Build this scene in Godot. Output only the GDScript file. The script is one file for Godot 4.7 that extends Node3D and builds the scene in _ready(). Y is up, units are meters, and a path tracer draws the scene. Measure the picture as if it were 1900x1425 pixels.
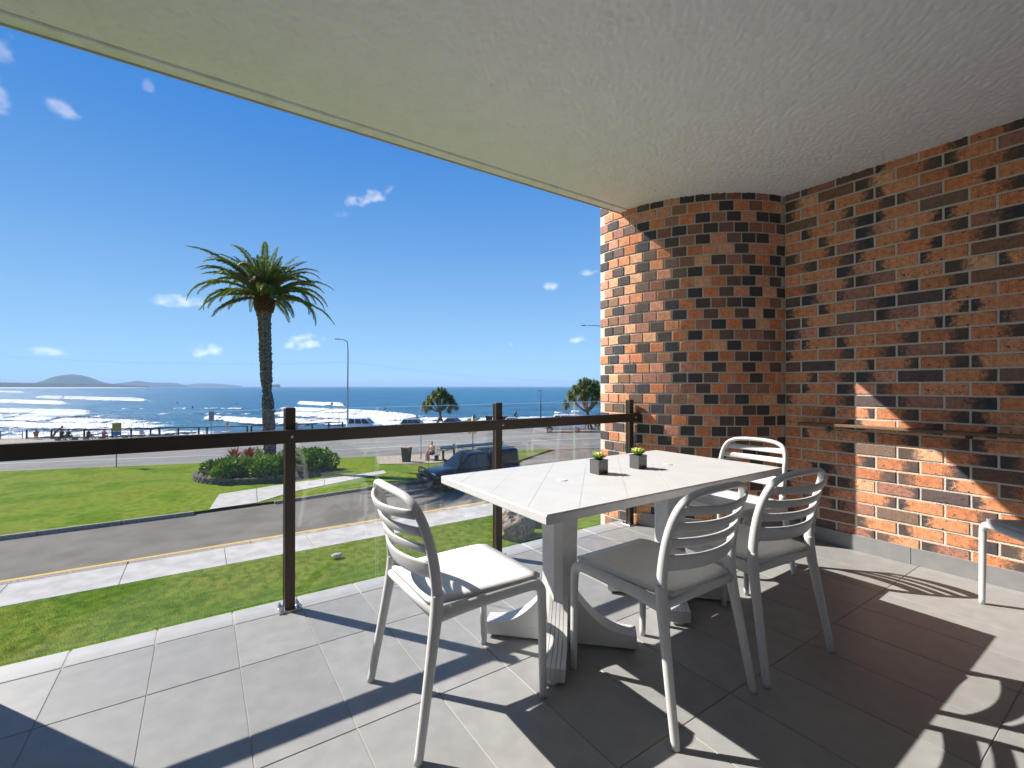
extends Node3D
# A first-floor beachfront balcony: tiled floor, glass balustrade, white table setting, clinker brick walls;
# beyond it lawn, service road, palm, beach road, promenade and sea. The balcony floor is y = 0, the rail runs along x, the sea lies towards -z.

var used := {}
var mats := {}
const SEA := -9.0

# ------------------------------------------------------------------ naming
func numbered(called: String) -> String:
	if not used.has(called):
		used[called] = 0
		return called
	used[called] += 1
	return "%s_%03d" % [called, used[called]]

func tag(o: Node, label: String, category: String, group := "") -> Node:
	o.set_meta("label", label)
	o.set_meta("category", category)
	if group != "":
		o.set_meta("group", group)
	return o

func thing(called: String, label: String, category: String, at := Vector3.ZERO, turn := 0.0, group := "") -> Node3D:
	var o := Node3D.new()
	o.name = numbered(called)
	add_child(o)
	o.position = at
	o.rotation.y = turn
	tag(o, label, category, group)
	return o

func put(mesh: Mesh, called: String, m: Material, parent: Node, at := Vector3.ZERO) -> MeshInstance3D:
	var o := MeshInstance3D.new()
	o.mesh = mesh
	o.material_override = m
	if parent == self:
		o.name = numbered(called)
		add_child(o)
	else:
		o.name = called
		parent.add_child(o, true)
	o.position = at
	return o

func structure(mesh: Mesh, called: String, m: Material) -> MeshInstance3D:
	var o := put(mesh, called, m, self)
	o.set_meta("kind", "structure")
	return o

func copy(o: Node3D, at: Vector3, turn: float, label: String) -> Node3D:
	var c: Node3D = o.duplicate()
	c.name = numbered(String(o.name).rstrip("0123456789").rstrip("_"))
	add_child(c)
	c.position = at
	c.rotation.y = turn
	c.set_meta("label", label)
	return c

# ------------------------------------------------------------------ meshes
class MB:
	var st := SurfaceTool.new()
	var col := Color.WHITE
	func _init(smooth := false) -> void:
		st.begin(Mesh.PRIMITIVE_TRIANGLES)
		st.set_smooth_group(0 if smooth else -1)
	func smooth(on: bool) -> void:
		st.set_smooth_group(0 if on else -1)
	func tri(a: Vector3, b: Vector3, c: Vector3) -> void:   # counter-clockwise seen from outside
		st.set_color(col); st.add_vertex(a)
		st.set_color(col); st.add_vertex(c)
		st.set_color(col); st.add_vertex(b)
	func quad(a: Vector3, b: Vector3, c: Vector3, d: Vector3) -> void:
		tri(a, b, c)
		tri(a, c, d)
	func uvquad(a: Vector3, b: Vector3, c: Vector3, d: Vector3, r: Rect2) -> void:   # a lower left, b lower right, c upper right, d upper left
		var u := [Vector2(r.position.x, r.end.y), Vector2(r.end.x, r.end.y), Vector2(r.end.x, r.position.y), Vector2(r.position.x, r.position.y)]
		var p := [a, b, c, d]
		for k in [0, 2, 1, 0, 3, 2]:
			st.set_color(col)
			st.set_uv(u[k])
			st.add_vertex(p[k])
	func box(c: Vector3, s: Vector3, bas := Basis.IDENTITY, ch := 0.0) -> void:
		var h := s / 2
		var x := bas.x
		var y := bas.y
		var z := bas.z
		if ch <= 0.0:
			for f in [[x, y, z, h.x, h.y, h.z], [y, z, x, h.y, h.z, h.x], [z, x, y, h.z, h.x, h.y]]:
				for sg in [1.0, -1.0]:
					var n: Vector3 = f[2] * f[5] * sg
					var u: Vector3 = f[0] * f[3] * sg
					var v: Vector3 = f[1] * f[4]
					quad(c + n - u - v, c + n + u - v, c + n + u + v, c + n - u + v)
			return
		var ax := [x, y, z]
		var hh := [h.x, h.y, h.z]
		for i in 3:
			var j := (i + 1) % 3
			var k := (i + 2) % 3
			for sg in [1.0, -1.0]:
				var n: Vector3 = ax[i] * hh[i] * sg
				var u: Vector3 = ax[j] * (hh[j] - ch) * sg
				var v: Vector3 = ax[k] * (hh[k] - ch)
				quad(c + n - u - v, c + n + u - v, c + n + u + v, c + n - u + v)
			for sj in [1.0, -1.0]:
				for sk in [1.0, -1.0]:
					var e: Vector3 = ax[i] * (hh[i] - ch)
					var a: Vector3 = ax[j] * hh[j] * sj + ax[k] * (hh[k] - ch) * sk
					var b: Vector3 = ax[j] * (hh[j] - ch) * sj + ax[k] * hh[k] * sk
					if sj * sk > 0:
						quad(c + a + e, c + a - e, c + b - e, c + b + e)
					else:
						quad(c + a - e, c + a + e, c + b + e, c + b - e)
		for sx in [1.0, -1.0]:
			for sy in [1.0, -1.0]:
				for sz in [1.0, -1.0]:
					var p: Vector3 = x * h.x * sx + y * (h.y - ch) * sy + z * (h.z - ch) * sz
					var q: Vector3 = x * (h.x - ch) * sx + y * h.y * sy + z * (h.z - ch) * sz
					var r: Vector3 = x * (h.x - ch) * sx + y * (h.y - ch) * sy + z * h.z * sz
					if sx * sy * sz > 0:
						tri(c + p, c + q, c + r)
					else:
						tri(c + p, c + r, c + q)
	func loft(rings: Array, cap := true, closed := true) -> void:   # rings of equal length, counter-clockwise seen against the direction of travel
		var n: int = rings[0].size()
		for i in rings.size() - 1:
			var a: Array = rings[i]
			var b: Array = rings[i + 1]
			for k in (n if closed else n - 1):
				var m := (k + 1) % n
				quad(a[k], a[m], b[m], b[k])
		if cap:
			var first: Array = rings[0]
			var last: Array = rings[-1]
			var c0 := Vector3.ZERO
			var c1 := Vector3.ZERO
			for k in n:
				c0 += first[k] / n
				c1 += last[k] / n
			for k in n:
				tri(c0, first[(k + 1) % n], first[k])
				tri(c1, last[k], last[(k + 1) % n])
	func tube(pts: Array, radii: Array, sides := 8, wide := 1.0, upv := Vector3.UP) -> void:   # wide stretches the section across upv
		var rings := []
		for i in pts.size():
			var t: Vector3
			if i == 0:
				t = pts[1] - pts[0]
			elif i == pts.size() - 1:
				t = pts[i] - pts[i - 1]
			else:
				t = (pts[i + 1] - pts[i]).normalized() + (pts[i] - pts[i - 1]).normalized()
			t = t.normalized()
			var u := upv if absf(t.dot(upv)) < 0.97 else (Vector3.RIGHT if absf(t.x) < 0.9 else Vector3.BACK)
			var sx := u.cross(t).normalized()
			var sy := t.cross(sx).normalized()
			var r: float = radii[min(i, radii.size() - 1)]
			var ring := []
			for k in sides:
				var a := TAU * k / sides
				ring.append(pts[i] + sx * cos(a) * r * wide + sy * sin(a) * r)
			rings.append(ring)
		loft(rings)
	func lathe(profile: Array, c := Vector3.ZERO, segs := 16, from := 0.0, to := TAU) -> void:   # profile of (radius, y), bottom to top
		var full := is_equal_approx(to - from, TAU)
		var rings := []
		for p in profile:
			var ring := []
			for k in (segs if full else segs + 1):
				var a := from - (to - from) * k / segs
				ring.append(c + Vector3(cos(a) * p.x, p.y, sin(a) * p.x))
			rings.append(ring)
		loft(rings, full, full)
	func prism(poly: PackedVector2Array, y0: float, y1: float, bottom := true) -> void:   # poly of (x, z)
		if Geometry2D.is_polygon_clockwise(poly):
			poly.reverse()
		var n := poly.size()
		for k in n:
			var a := poly[k]
			var b := poly[(k + 1) % n]
			quad(Vector3(a.x, y1, a.y), Vector3(b.x, y1, b.y), Vector3(b.x, y0, b.y), Vector3(a.x, y0, a.y))
		var t := Geometry2D.triangulate_polygon(poly)
		for k in range(0, t.size(), 3):
			var p := [poly[t[k]], poly[t[k + 1]], poly[t[k + 2]]]
			if (p[1] - p[0]).cross(p[2] - p[0]) > 0:
				p = [p[0], p[2], p[1]]
			tri(Vector3(p[0].x, y1, p[0].y), Vector3(p[1].x, y1, p[1].y), Vector3(p[2].x, y1, p[2].y))
			if bottom:
				tri(Vector3(p[0].x, y0, p[0].y), Vector3(p[2].x, y0, p[2].y), Vector3(p[1].x, y0, p[1].y))
	func grid(rows: Array) -> void:   # rows of points; normal side is up when rows run towards -z and points towards +x
		for i in rows.size() - 1:
			for k in rows[i].size() - 1:
				quad(rows[i][k], rows[i][k + 1], rows[i + 1][k + 1], rows[i + 1][k])
	func done() -> ArrayMesh:
		st.generate_normals()
		return st.commit()

func curve(pts: Array, per := 6) -> Array:   # Catmull-Rom through the points
	var out := []
	for i in pts.size() - 1:
		var a: Vector3 = pts[maxi(i - 1, 0)]
		var b: Vector3 = pts[i]
		var c: Vector3 = pts[i + 1]
		var d: Vector3 = pts[mini(i + 2, pts.size() - 1)]
		for k in per:
			out.append(b.cubic_interpolate(c, a, d, float(k) / per))
	out.append(pts[-1])
	return out

func spread(values: Array, n: int) -> Array:   # resample numbers to n entries
	var out := []
	for i in n:
		var t := float(i) / (n - 1) * (values.size() - 1)
		var k := mini(int(t), values.size() - 2)
		out.append(lerpf(values[k], values[k + 1], t - k))
	return out

func turned(deg: float) -> Basis:
	return Basis(Vector3.UP, deg_to_rad(deg))

func lin(r: float, g: float, b: float) -> Color:   # real-world base colour to the sRGB that albedo_color takes
	return Color(r, g, b).linear_to_srgb()

func mat(key: String, c: Color, rough := 0.6, spec := 0.5, metal := 0.0) -> StandardMaterial3D:
	if mats.has(key):
		return mats[key]
	var m := StandardMaterial3D.new()
	m.resource_name = key
	m.albedo_color = c
	m.roughness = rough
	m.metallic_specular = spec
	m.metallic = metal
	mats[key] = m
	return m

func noise_tex(seed_: int, freq: float, size := 512, ramp: Array = [], octaves := 4, type := FastNoiseLite.TYPE_SIMPLEX_SMOOTH, as_height := false) -> NoiseTexture2D:
	var n := FastNoiseLite.new()
	n.seed = seed_
	n.frequency = freq
	n.noise_type = type
	n.fractal_octaves = octaves
	var t := NoiseTexture2D.new()
	t.width = size
	t.height = size
	t.seamless = true
	t.seamless_blend_skirt = 0.2
	t.noise = n
	if ramp.size():
		var g := Gradient.new()
		var offs := PackedFloat32Array()
		var cols := PackedColorArray()
		for e in ramp:
			offs.append(e[0])
			cols.append(e[1])
		g.offsets = offs
		g.colors = cols
		t.color_ramp = g
	return t

func world_mapped(m: StandardMaterial3D, metres: float) -> StandardMaterial3D:
	m.uv1_triplanar = true
	m.uv1_world_triplanar = true
	m.uv1_scale = Vector3.ONE / metres
	return m

func patches(m: StandardMaterial3D, tex: Texture2D, metres: float) -> StandardMaterial3D:   # a second, coarser pattern multiplied over the first
	m.detail_enabled = true
	m.detail_blend_mode = BaseMaterial3D.BLEND_MODE_MUL
	m.detail_uv_layer = BaseMaterial3D.DETAIL_UV_2
	m.detail_albedo = tex
	m.uv2_triplanar = true
	m.uv2_world_triplanar = true
	m.uv2_scale = Vector3.ONE / metres
	return m

func relief(m: StandardMaterial3D, tex: Texture2D, cm: float) -> StandardMaterial3D:
	m.heightmap_enabled = true
	m.heightmap_texture = tex
	m.heightmap_scale = cm
	return m

# ------------------------------------------------------------------ the lie of the land
func ground_y(x: float, z: float) -> float:
	return -4.12 - 1.2 * clampf((-z - 24.0) / 40.0, 0.0, 1.0) + 0.6 * smoothstep(34.0, 58.0, x) * smoothstep(34.0, 62.0, -z)

func on_ground(x: float, z: float, lift := 0.0) -> Vector3:
	return Vector3(x, ground_y(x, z) + lift, z)

func strip(near: Array, far: Array, lift: float, across := 6, along := 40) -> ArrayMesh:   # a sheet draped on the land between two lines of (x, z)
	var rows := []
	for j in across + 1:
		var row := []
		for i in along + 1:
			var t := float(i) / along
			var a := on_line(near, t)
			var b := on_line(far, t)
			var p := a.lerp(b, float(j) / across)
			row.append(on_ground(p.x, p.y, lift))
		rows.append(row)
	var b := MB.new(true)
	b.grid(rows)
	return b.done()

func on_line(pts: Array, t: float) -> Vector2:
	var k := mini(int(t * (pts.size() - 1)), pts.size() - 2)
	return (pts[k] as Vector2).lerp(pts[k + 1], t * (pts.size() - 1) - k)

# ------------------------------------------------------------------ materials
func make_materials() -> void:
	var m := mat("tile", Color.WHITE, 0.42, 0.45)
	m.albedo_texture = noise_tex(3, 0.03, 512, [[0.2, lin(0.235, 0.234, 0.231)], [0.5, lin(0.25, 0.249, 0.246)], [0.8, lin(0.265, 0.264, 0.261)]], 6)
	relief(world_mapped(m, 1.7), noise_tex(4, 0.06, 512, [], 5), 0.02)
	m = mat("tile_pale", Color.WHITE, 0.46, 0.45)
	m.albedo_texture = noise_tex(5, 0.03, 512, [[0.2, lin(0.255, 0.254, 0.25)], [0.5, lin(0.273, 0.272, 0.268)], [0.8, lin(0.292, 0.29, 0.286)]], 6)
	relief(world_mapped(m, 1.9), mats["tile"].heightmap_texture, 0.02)
	mat("grout", lin(0.3, 0.288, 0.27), 0.95, 0.2)
	m = mat("grout_dark", lin(0.1, 0.1, 0.1), 0.95, 0.2)
	m = mat("ceiling", lin(0.9, 0.875, 0.95), 0.95, 0.2)
	m.albedo_texture = noise_tex(7, 0.02, 512, [[0.2, Color(0.985, 0.985, 0.98)], [0.7, Color.WHITE]], 7)
	world_mapped(m, 1.9)
	m = mat("render_white", lin(0.88, 0.87, 0.89), 0.85, 0.3)
	m.albedo_texture = noise_tex(9, 0.01, 512, [[0.2, Color(0.94, 0.935, 0.92)], [0.6, Color.WHITE]], 6)
	relief(world_mapped(m, 1.3), noise_tex(10, 0.08, 512, [], 4), 0.15)
	m = mat("mortar", Color.WHITE, 0.95, 0.15)
	m.albedo_texture = noise_tex(11, 0.05, 512, [[0.2, lin(0.54, 0.5, 0.42)], [0.5, lin(0.62, 0.58, 0.5)], [0.8, lin(0.68, 0.64, 0.56)]], 5)
	relief(world_mapped(m, 0.35), noise_tex(12, 0.07, 512, [], 4), 0.25)
	mat("kerb_drip", lin(0.6, 0.58, 0.55), 0.9, 0.2)
	mat("bronze", lin(0.055, 0.04, 0.03), 0.38, 0.5, 0.25)
	mat("bronze_lip", lin(0.09, 0.072, 0.056), 0.3, 0.5, 0.4)
	mat("steel", lin(0.55, 0.54, 0.52), 0.28, 0.5, 1.0)
	m = mat("pane", Color(0.88, 0.95, 0.93, 0.018), 0.0, 0.62)
	m.transparency = BaseMaterial3D.TRANSPARENCY_ALPHA
	m = mat("pane_edge", Color(0.8, 0.88, 0.86, 0.12), 0.05, 0.6)
	m.transparency = BaseMaterial3D.TRANSPARENCY_ALPHA
	m = mat("resin", Color.WHITE, 0.4, 0.42)
	m.albedo_texture = noise_tex(13, 0.02, 512, [[0.2, lin(0.56, 0.557, 0.555)], [0.7, lin(0.6, 0.597, 0.595)]], 5)
	relief(world_mapped(m, 0.5), noise_tex(14, 0.2, 512, [], 3), 0.02)
	m = mat("tabletop", Color.WHITE, 0.45, 0.4)
	m.albedo_texture = noise_tex(15, 0.01, 512, [[0.2, lin(0.465, 0.466, 0.467)], [0.75, lin(0.495, 0.496, 0.497)]], 6)
	relief(world_mapped(m, 0.8), mats["resin"].heightmap_texture, 0.02)
	mat("pot", lin(0.075, 0.077, 0.075), 0.08, 0.6)
	mat("soil", lin(0.03, 0.028, 0.025), 0.95, 0.2)
	m = mat("succulent", Color.WHITE, 0.5, 0.4)
	m.vertex_color_use_as_albedo = true
	m.backlight_enabled = true
	m.backlight = lin(0.2, 0.25, 0.05)
	m = mat("timber", Color.WHITE, 0.6, 0.35)
	m.albedo_texture = noise_tex(16, 0.03, 512, [[0.2, lin(0.14, 0.09, 0.055)], [0.7, lin(0.22, 0.15, 0.095)]], 5)
	world_mapped(m, 0.4)
	m.uv1_scale = Vector3(3, 12, 0.7)
	mat("tap_teal", lin(0.03, 0.22, 0.25), 0.35, 0.5)
	mat("brass", lin(0.35, 0.25, 0.1), 0.4, 0.5, 0.9)

func brick_materials() -> void:   # wire-cut clinker bricks: flashed dark ends, iron spots, combed face; one cell of the atlas for each variant
	var rng := RandomNumberGenerator.new()
	rng.seed = 71
	var soft := FastNoiseLite.new()
	soft.seed = 5
	soft.frequency = 0.03
	var fine := FastNoiseLite.new()
	fine.seed = 6
	fine.frequency = 0.35
	fine.fractal_octaves = 2
	for kind in ["stretcher", "header"]:
		var cw := 176 if kind == "stretcher" else 84
		var chh := 58
		var cols := 5 if kind == "stretcher" else 8
		var rows := 6
		var im := Image.create(cw * cols, chh * rows, false, Image.FORMAT_RGB8)
		var hm := Image.create(cw * cols, chh * rows, false, Image.FORMAT_RGB8)
		for cell in cols * rows:
			var ox: int = (cell % cols) * cw
			var oy: int = (cell / cols) * chh
			var warm: Color = [Color(0.83, 0.57, 0.415), Color(0.86, 0.6, 0.45), Color(0.78, 0.51, 0.365), Color(0.84, 0.54, 0.38), Color(0.88, 0.67, 0.52), Color(0.66, 0.475, 0.41), Color(0.82, 0.58, 0.475)][rng.randi() % 7]
			var dark: Color = [Color(0.31, 0.28, 0.27), Color(0.36, 0.32, 0.3), Color(0.28, 0.275, 0.295), Color(0.43, 0.36, 0.325)][rng.randi() % 4]
			var flash := rng.randf()
			var end := rng.randf() < 0.5
			var reach := rng.randf_range(0.18, 0.55)
			var whole := 0.0
			if kind == "header":
				whole = 1.0 if cell % 2 == 0 else (0.45 if flash < 0.15 else 0.0)
				flash = 1.0
			elif flash > 0.93:
				whole = 0.7
			var spots := []
			for k in (rng.randi_range(14, 130) if kind == "stretcher" else rng.randi_range(0, 16)):
				spots.append(Vector3(rng.randf() * cw, rng.randf() * chh, rng.randf_range(0.8, 1.2 + 4.6 * rng.randf() * rng.randf())))
			var comb := []
			for x in cw:
				comb.append(rng.randf())
			for y in chh:
				for x in cw:
					var n := soft.get_noise_2d(ox + x, oy * 1.7 + y)
					var f := fine.get_noise_2d(ox + x * 1.0, (oy + y) * 0.28)
					var u := float(x) / cw
					if end:
						u = 1.0 - u
					var d := whole
					if kind == "stretcher" and flash < 0.9:
						d = maxf(d, 1.0 - smoothstep(reach * 0.35, reach * 1.35, u + n * 0.16 + f * 0.1))
					d = clampf(d + n * 0.14 * d, 0.0, 1.0)
					var c := warm.lerp(dark, d)
					c = c * (1.0 + n * 0.16 + f * 0.16 + (comb[x] - 0.5) * 0.12)
					var h: float = 0.5 + 0.3 * f + 0.35 * (comb[x] - 0.5)
					im.set_pixel(ox + x, oy + y, Color(c.r, c.g, c.b))
					hm.set_pixel(ox + x, oy + y, Color(h, h, h))
			for s in spots:
				for y in range(maxi(0, int(s.y - s.z - 1)), mini(chh, int(s.y + s.z + 2))):
					for x in range(maxi(0, int(s.x - s.z - 1)), mini(cw, int(s.x + s.z + 2))):
						var q := Vector2(x - s.x, y - s.y).length() + fine.get_noise_2d(x * 2.0 + ox, y * 2.0 + oy) * 1.1
						if q < s.z:
							var c: Color = im.get_pixel(ox + x, oy + y)
							im.set_pixel(ox + x, oy + y, c.lerp(dark * 0.8, 0.8 * clampf(s.z - q, 0.0, 1.0)))
		var m := mat("brick_" + kind, Color.WHITE, 0.8, 0.35)
		m.albedo_texture = ImageTexture.create_from_image(im)
		m.texture_repeat = false
		relief(m, ImageTexture.create_from_image(hm), 0.07)

func brick_mesh(w: float, h: float, d: float, r: Rect2, ch := 0.003) -> ArrayMesh:   # front face towards +z, open back
	var b := MB.new()
	var x := w / 2
	var y := h / 2
	var f := [Vector3(-x + ch, -y + ch, 0), Vector3(x - ch, -y + ch, 0), Vector3(x - ch, y - ch, 0), Vector3(-x + ch, y - ch, 0)]
	var e := [Vector3(-x, -y, -ch), Vector3(x, -y, -ch), Vector3(x, y, -ch), Vector3(-x, y, -ch)]
	var k := [Vector3(-x, -y, -d), Vector3(x, -y, -d), Vector3(x, y, -d), Vector3(-x, y, -d)]
	b.uvquad(f[0], f[1], f[2], f[3], r)
	var rim := [Rect2(r.position.x, r.end.y - 0.004, r.size.x, 0.003), Rect2(r.end.x - 0.004, r.position.y, 0.003, r.size.y), Rect2(r.position.x, r.position.y, r.size.x, 0.003), Rect2(r.position.x, r.position.y, 0.003, r.size.y)]
	for i in 4:
		var j := (i + 1) % 4
		b.uvquad(e[i], e[j], f[j], f[i], rim[i])
		b.uvquad(k[i], k[j], e[j], e[i], rim[i])
	return b.done()

func cell_rect(kind: String, n: int, share := 1.0) -> Rect2:
	var cols := 5 if kind == "stretcher" else 8
	var s := Vector2(1.0 / cols, 1.0 / 6)
	return Rect2(Vector2(n % cols, n / cols) * s + s * Vector2(0.01, 0.02), s * Vector2(0.98 * share, 0.96))

# ------------------------------------------------------------------ the balcony
func build_balcony() -> void:
	var rng := RandomNumberGenerator.new()
	rng.seed = 11
	# floor
	var b := MB.new()
	b.box(Vector3(1.56, -0.1535, -0.75), Vector3(5.2, 0.302, 4.1))
	var floor_ := structure(b.done(), "balcony_floor", mats["grout"])
	b = MB.new()
	b.box(Vector3(1.56, -0.006, -2.655), Vector3(5.2, 0.004, 0.02))
	put(b.done(), "joint_strip", mats["grout_dark"], floor_)
	var xs := []
	for k in range(-4, 12):
		xs.append(0.45 + 0.309 * k)
	xs[0] = -0.86
	xs.append(3.915)
	var zs := [-2.646, -2.236, -1.6125, -0.989, -0.3655, 0.258, 0.8815, 1.25]
	var shapes := {}
	for i in xs.size() - 1:
		for j in zs.size() - 1:
			var w: float = xs[i + 1] - xs[i] - 0.0035
			var l: float = zs[j + 1] - zs[j] - 0.0035
			var key := "%.3f_%.3f" % [w, l]
			if not shapes.has(key):
				var t := MB.new()
				t.box(Vector3.ZERO, Vector3(w, 0.012, l), Basis.IDENTITY, 0.0012)
				shapes[key] = t.done()
			var o := put(shapes[key], "floor_tile", mats["tile" if rng.randf() < 0.6 else "tile_pale"], floor_, Vector3((xs[i] + xs[i + 1]) / 2, -0.006 + rng.randf_range(-0.0003, 0.0003), (zs[j] + zs[j + 1]) / 2))
			o.rotation.x = rng.randf_range(-0.0006, 0.0006)
		var e := MB.new()
		var ew: float = xs[i + 1] - xs[i] - 0.0035
		e.box(Vector3.ZERO, Vector3(ew, 0.05, 0.163), Basis.IDENTITY, 0.004)
		put(e.done(), "edge_tile", mats["tile_pale"], floor_, Vector3((xs[i] + xs[i + 1]) / 2, -0.0255, -2.7345))
	# ceiling
	b = MB.new()
	b.box(Vector3(1.7, 2.883, -0.765), Vector3(5.6, 0.3, 4.09), Basis.IDENTITY, 0.004)
	var ceil_ := structure(b.done(), "balcony_ceiling", mats["render_white"])
	put(stipple(Vector3(-0.88, 2.7265, -2.73), Vector2(4.85, 3.96), 0.0125), "stippled_coat", mats["ceiling"], ceil_)
	b = MB.new()
	b.box(Vector3(1.7, 2.7285, -2.7725), Vector3(5.58, 0.024, 0.071), Basis.IDENTITY, 0.004)
	put(b.done(), "edge_strip", mats["render_white"], ceil_)
	b = MB.new()
	b.box(Vector3(1.7, 2.724, -2.8125), Vector3(5.58, 0.032, 0.005))
	put(b.done(), "drip_edge", mats["kerb_drip"], ceil_)
	# walls out of the frame that shade and close the balcony, and the storey below
	b = MB.new()
	b.box(Vector3(-0.98, 1.3, -0.78), Vector3(0.2, 2.86, 4.06), Basis.IDENTITY, 0.004)
	structure(b.done(), "wall_left", mats["render_white"])
	b = MB.new()
	b.box(Vector3(1.52, 1.36, 1.33), Vector3(4.8, 2.73, 0.16))
	structure(b.done(), "wall_rear", mats["render_white"])
	b = MB.new()
	b.box(Vector3(1.56, -2.25, -0.7), Vector3(5.2, 3.88, 3.9))
	structure(b.done(), "wall_lower_storey", mats["render_white"])
	build_brick_wall(rng)
	build_curved_wall(rng)
	build_balustrade()
	# timber ledge and garden tap on the brick wall
	var ledge := thing("wall_ledge", "narrow brown timber ledge fixed along the brick wall", "ledge", Vector3(3.893, 0.893, -0.7))
	b = MB.new()
	b.box(Vector3(-0.02, 0, -0.05), Vector3(0.066, 0.02, 1.9), Basis.IDENTITY, 0.003)
	put(b.done(), "board", mats["timber"], ledge)
	for k in 3:
		b = MB.new()
		b.box(Vector3(0.006, -0.022, -0.8 + k * 0.75), Vector3(0.018, 0.026, 0.03), Basis.IDENTITY, 0.002)
		put(b.done(), "bracket", mats["bronze"], ledge)
	var tap := thing("garden_tap", "small teal garden tap on the brick wall under the timber ledge", "tap", Vector3(3.917, 0.86, -1.496))
	b = MB.new(true)
	b.tube([Vector3(0, 0, 0), Vector3(-0.03, 0, 0), Vector3(-0.05, -0.004, 0), Vector3(-0.058, -0.028, 0)], [0.009, 0.009, 0.009, 0.008], 8)
	put(b.done(), "spout", mats["brass"], tap)
	b = MB.new(true)
	var ring := []
	for k in 13:
		ring.append(Vector3(-0.045, 0.006 + 0.02 * cos(TAU * k / 12), 0.024 * sin(TAU * k / 12)))
	b.tube(ring, [0.005], 6, 1.0, Vector3.RIGHT)
	b.tube([Vector3(-0.045, 0.006, -0.022), Vector3(-0.045, 0.006, 0.022)], [0.004], 6)
	put(b.done(), "handle", mats["tap_teal"], tap)

func stipple(at: Vector3, size: Vector2, cell: float) -> ArrayMesh:   # sprayed vermiculite coat: a sheet with bumps and pits, facing down
	var n := FastNoiseLite.new()
	n.seed = 8
	n.frequency = 26.0
	n.fractal_octaves = 2
	var nx := int(size.x / cell)
	var nz := int(size.y / cell)
	var h := PackedFloat32Array()
	for j in nz + 1:
		for i in nx + 1:
			var v := n.get_noise_2d(i * cell, j * cell)
			h.append(-0.0075 * clampf(v * 1.7 + 0.3, -0.8, 0.35) if i > 0 and j > 0 and i < nx and j < nz else 0.004)
	var pos := PackedVector3Array()
	var nor := PackedVector3Array()
	var idx := PackedInt32Array()
	for j in nz + 1:
		for i in nx + 1:
			var k := j * (nx + 1) + i
			pos.append(at + Vector3(i * cell, h[k], j * cell))
			var dx := (h[k + 1] - h[k - 1]) / (2 * cell) if i > 0 and i < nx else 0.0
			var dz := (h[k + nx + 1] - h[k - nx - 1]) / (2 * cell) if j > 0 and j < nz else 0.0
			nor.append(Vector3(dx, -1, dz).normalized())
			if i < nx and j < nz:
				idx.append_array(PackedInt32Array([k, k + nx + 1, k + 1, k + 1, k + nx + 1, k + nx + 2]))
	var a := []
	a.resize(Mesh.ARRAY_MAX)
	a[Mesh.ARRAY_VERTEX] = pos
	a[Mesh.ARRAY_NORMAL] = nor
	a[Mesh.ARRAY_INDEX] = idx
	var m := ArrayMesh.new()
	m.add_surface_from_arrays(Mesh.PRIMITIVE_TRIANGLES, a)
	return m

func build_brick_wall(rng: RandomNumberGenerator) -> void:
	var wall := thing("brick_wall", "straight wall of long orange and smoky black bricks beside the chairs", "wall", Vector3(3.915, 0, -1.825))
	wall.rotation.y = -PI / 2     # local x runs along +z from the corner, local z out of the wall
	var b := MB.new()
	b.box(Vector3(1.53, 1.4, -0.0845), Vector3(3.06, 2.8, 0.16))
	put(b.done(), "mortar_bed", mats["mortar"], wall)
	var shapes := []
	for k in 30:
		shapes.append(brick_mesh(0.2275, 0.0742, 0.02, cell_rect("stretcher", k)))
	var rest := MB.new()
	var last := -1
	for row in 32:
		var y := 0.0431 + row * 0.0861
		var x := 0.004 if row % 2 == 0 else 0.004 - 0.12
		while x < 3.0:
			var n := rng.randi() % 30
			if n == last:
				n = (n + 7) % 30
			last = n
			var lo := maxf(x, 0.004)
			var hi := x + 0.23
			var tilt := rng.randf_range(-0.0025, 0.0025)
			var proud := rng.randf_range(-0.0012, 0.0012)
			if hi - lo > 0.05:
				if x < 1.78:
					var o: MeshInstance3D
					if lo > x:
						o = put(brick_mesh(hi - lo - 0.0025, 0.0742, 0.02, cell_rect("stretcher", n, (hi - lo) / 0.23)), "brick", mats["brick_stretcher"], wall)
					else:
						o = put(shapes[n], "brick", mats["brick_stretcher"], wall)
					o.position = Vector3((lo + hi) / 2, y + rng.randf_range(-0.001, 0.001), proud)
					o.rotation.z = tilt
				else:
					rest.uvquad(Vector3(lo, y - 0.038, 0), Vector3(hi, y - 0.038, 0), Vector3(hi, y + 0.038, 0), Vector3(lo, y + 0.038, 0), cell_rect("stretcher", n))
			x += 0.24
	put(rest.done(), "far_bricks", mats["brick_stretcher"], wall).set_meta("kind", "stuff")
	var sx := 0.026
	for l in [0.149, 0.62, 0.62, 0.62, 0.62, 0.37]:
		b = MB.new()
		b.box(Vector3(l / 2 - 0.0015, 0.055, 0.006), Vector3(l - 0.003, 0.11, 0.011), Basis.IDENTITY, 0.0012)
		put(b.done(), "skirting_tile", mats["tile"], wall, Vector3(sx, 0, 0))
		sx += l

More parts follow.
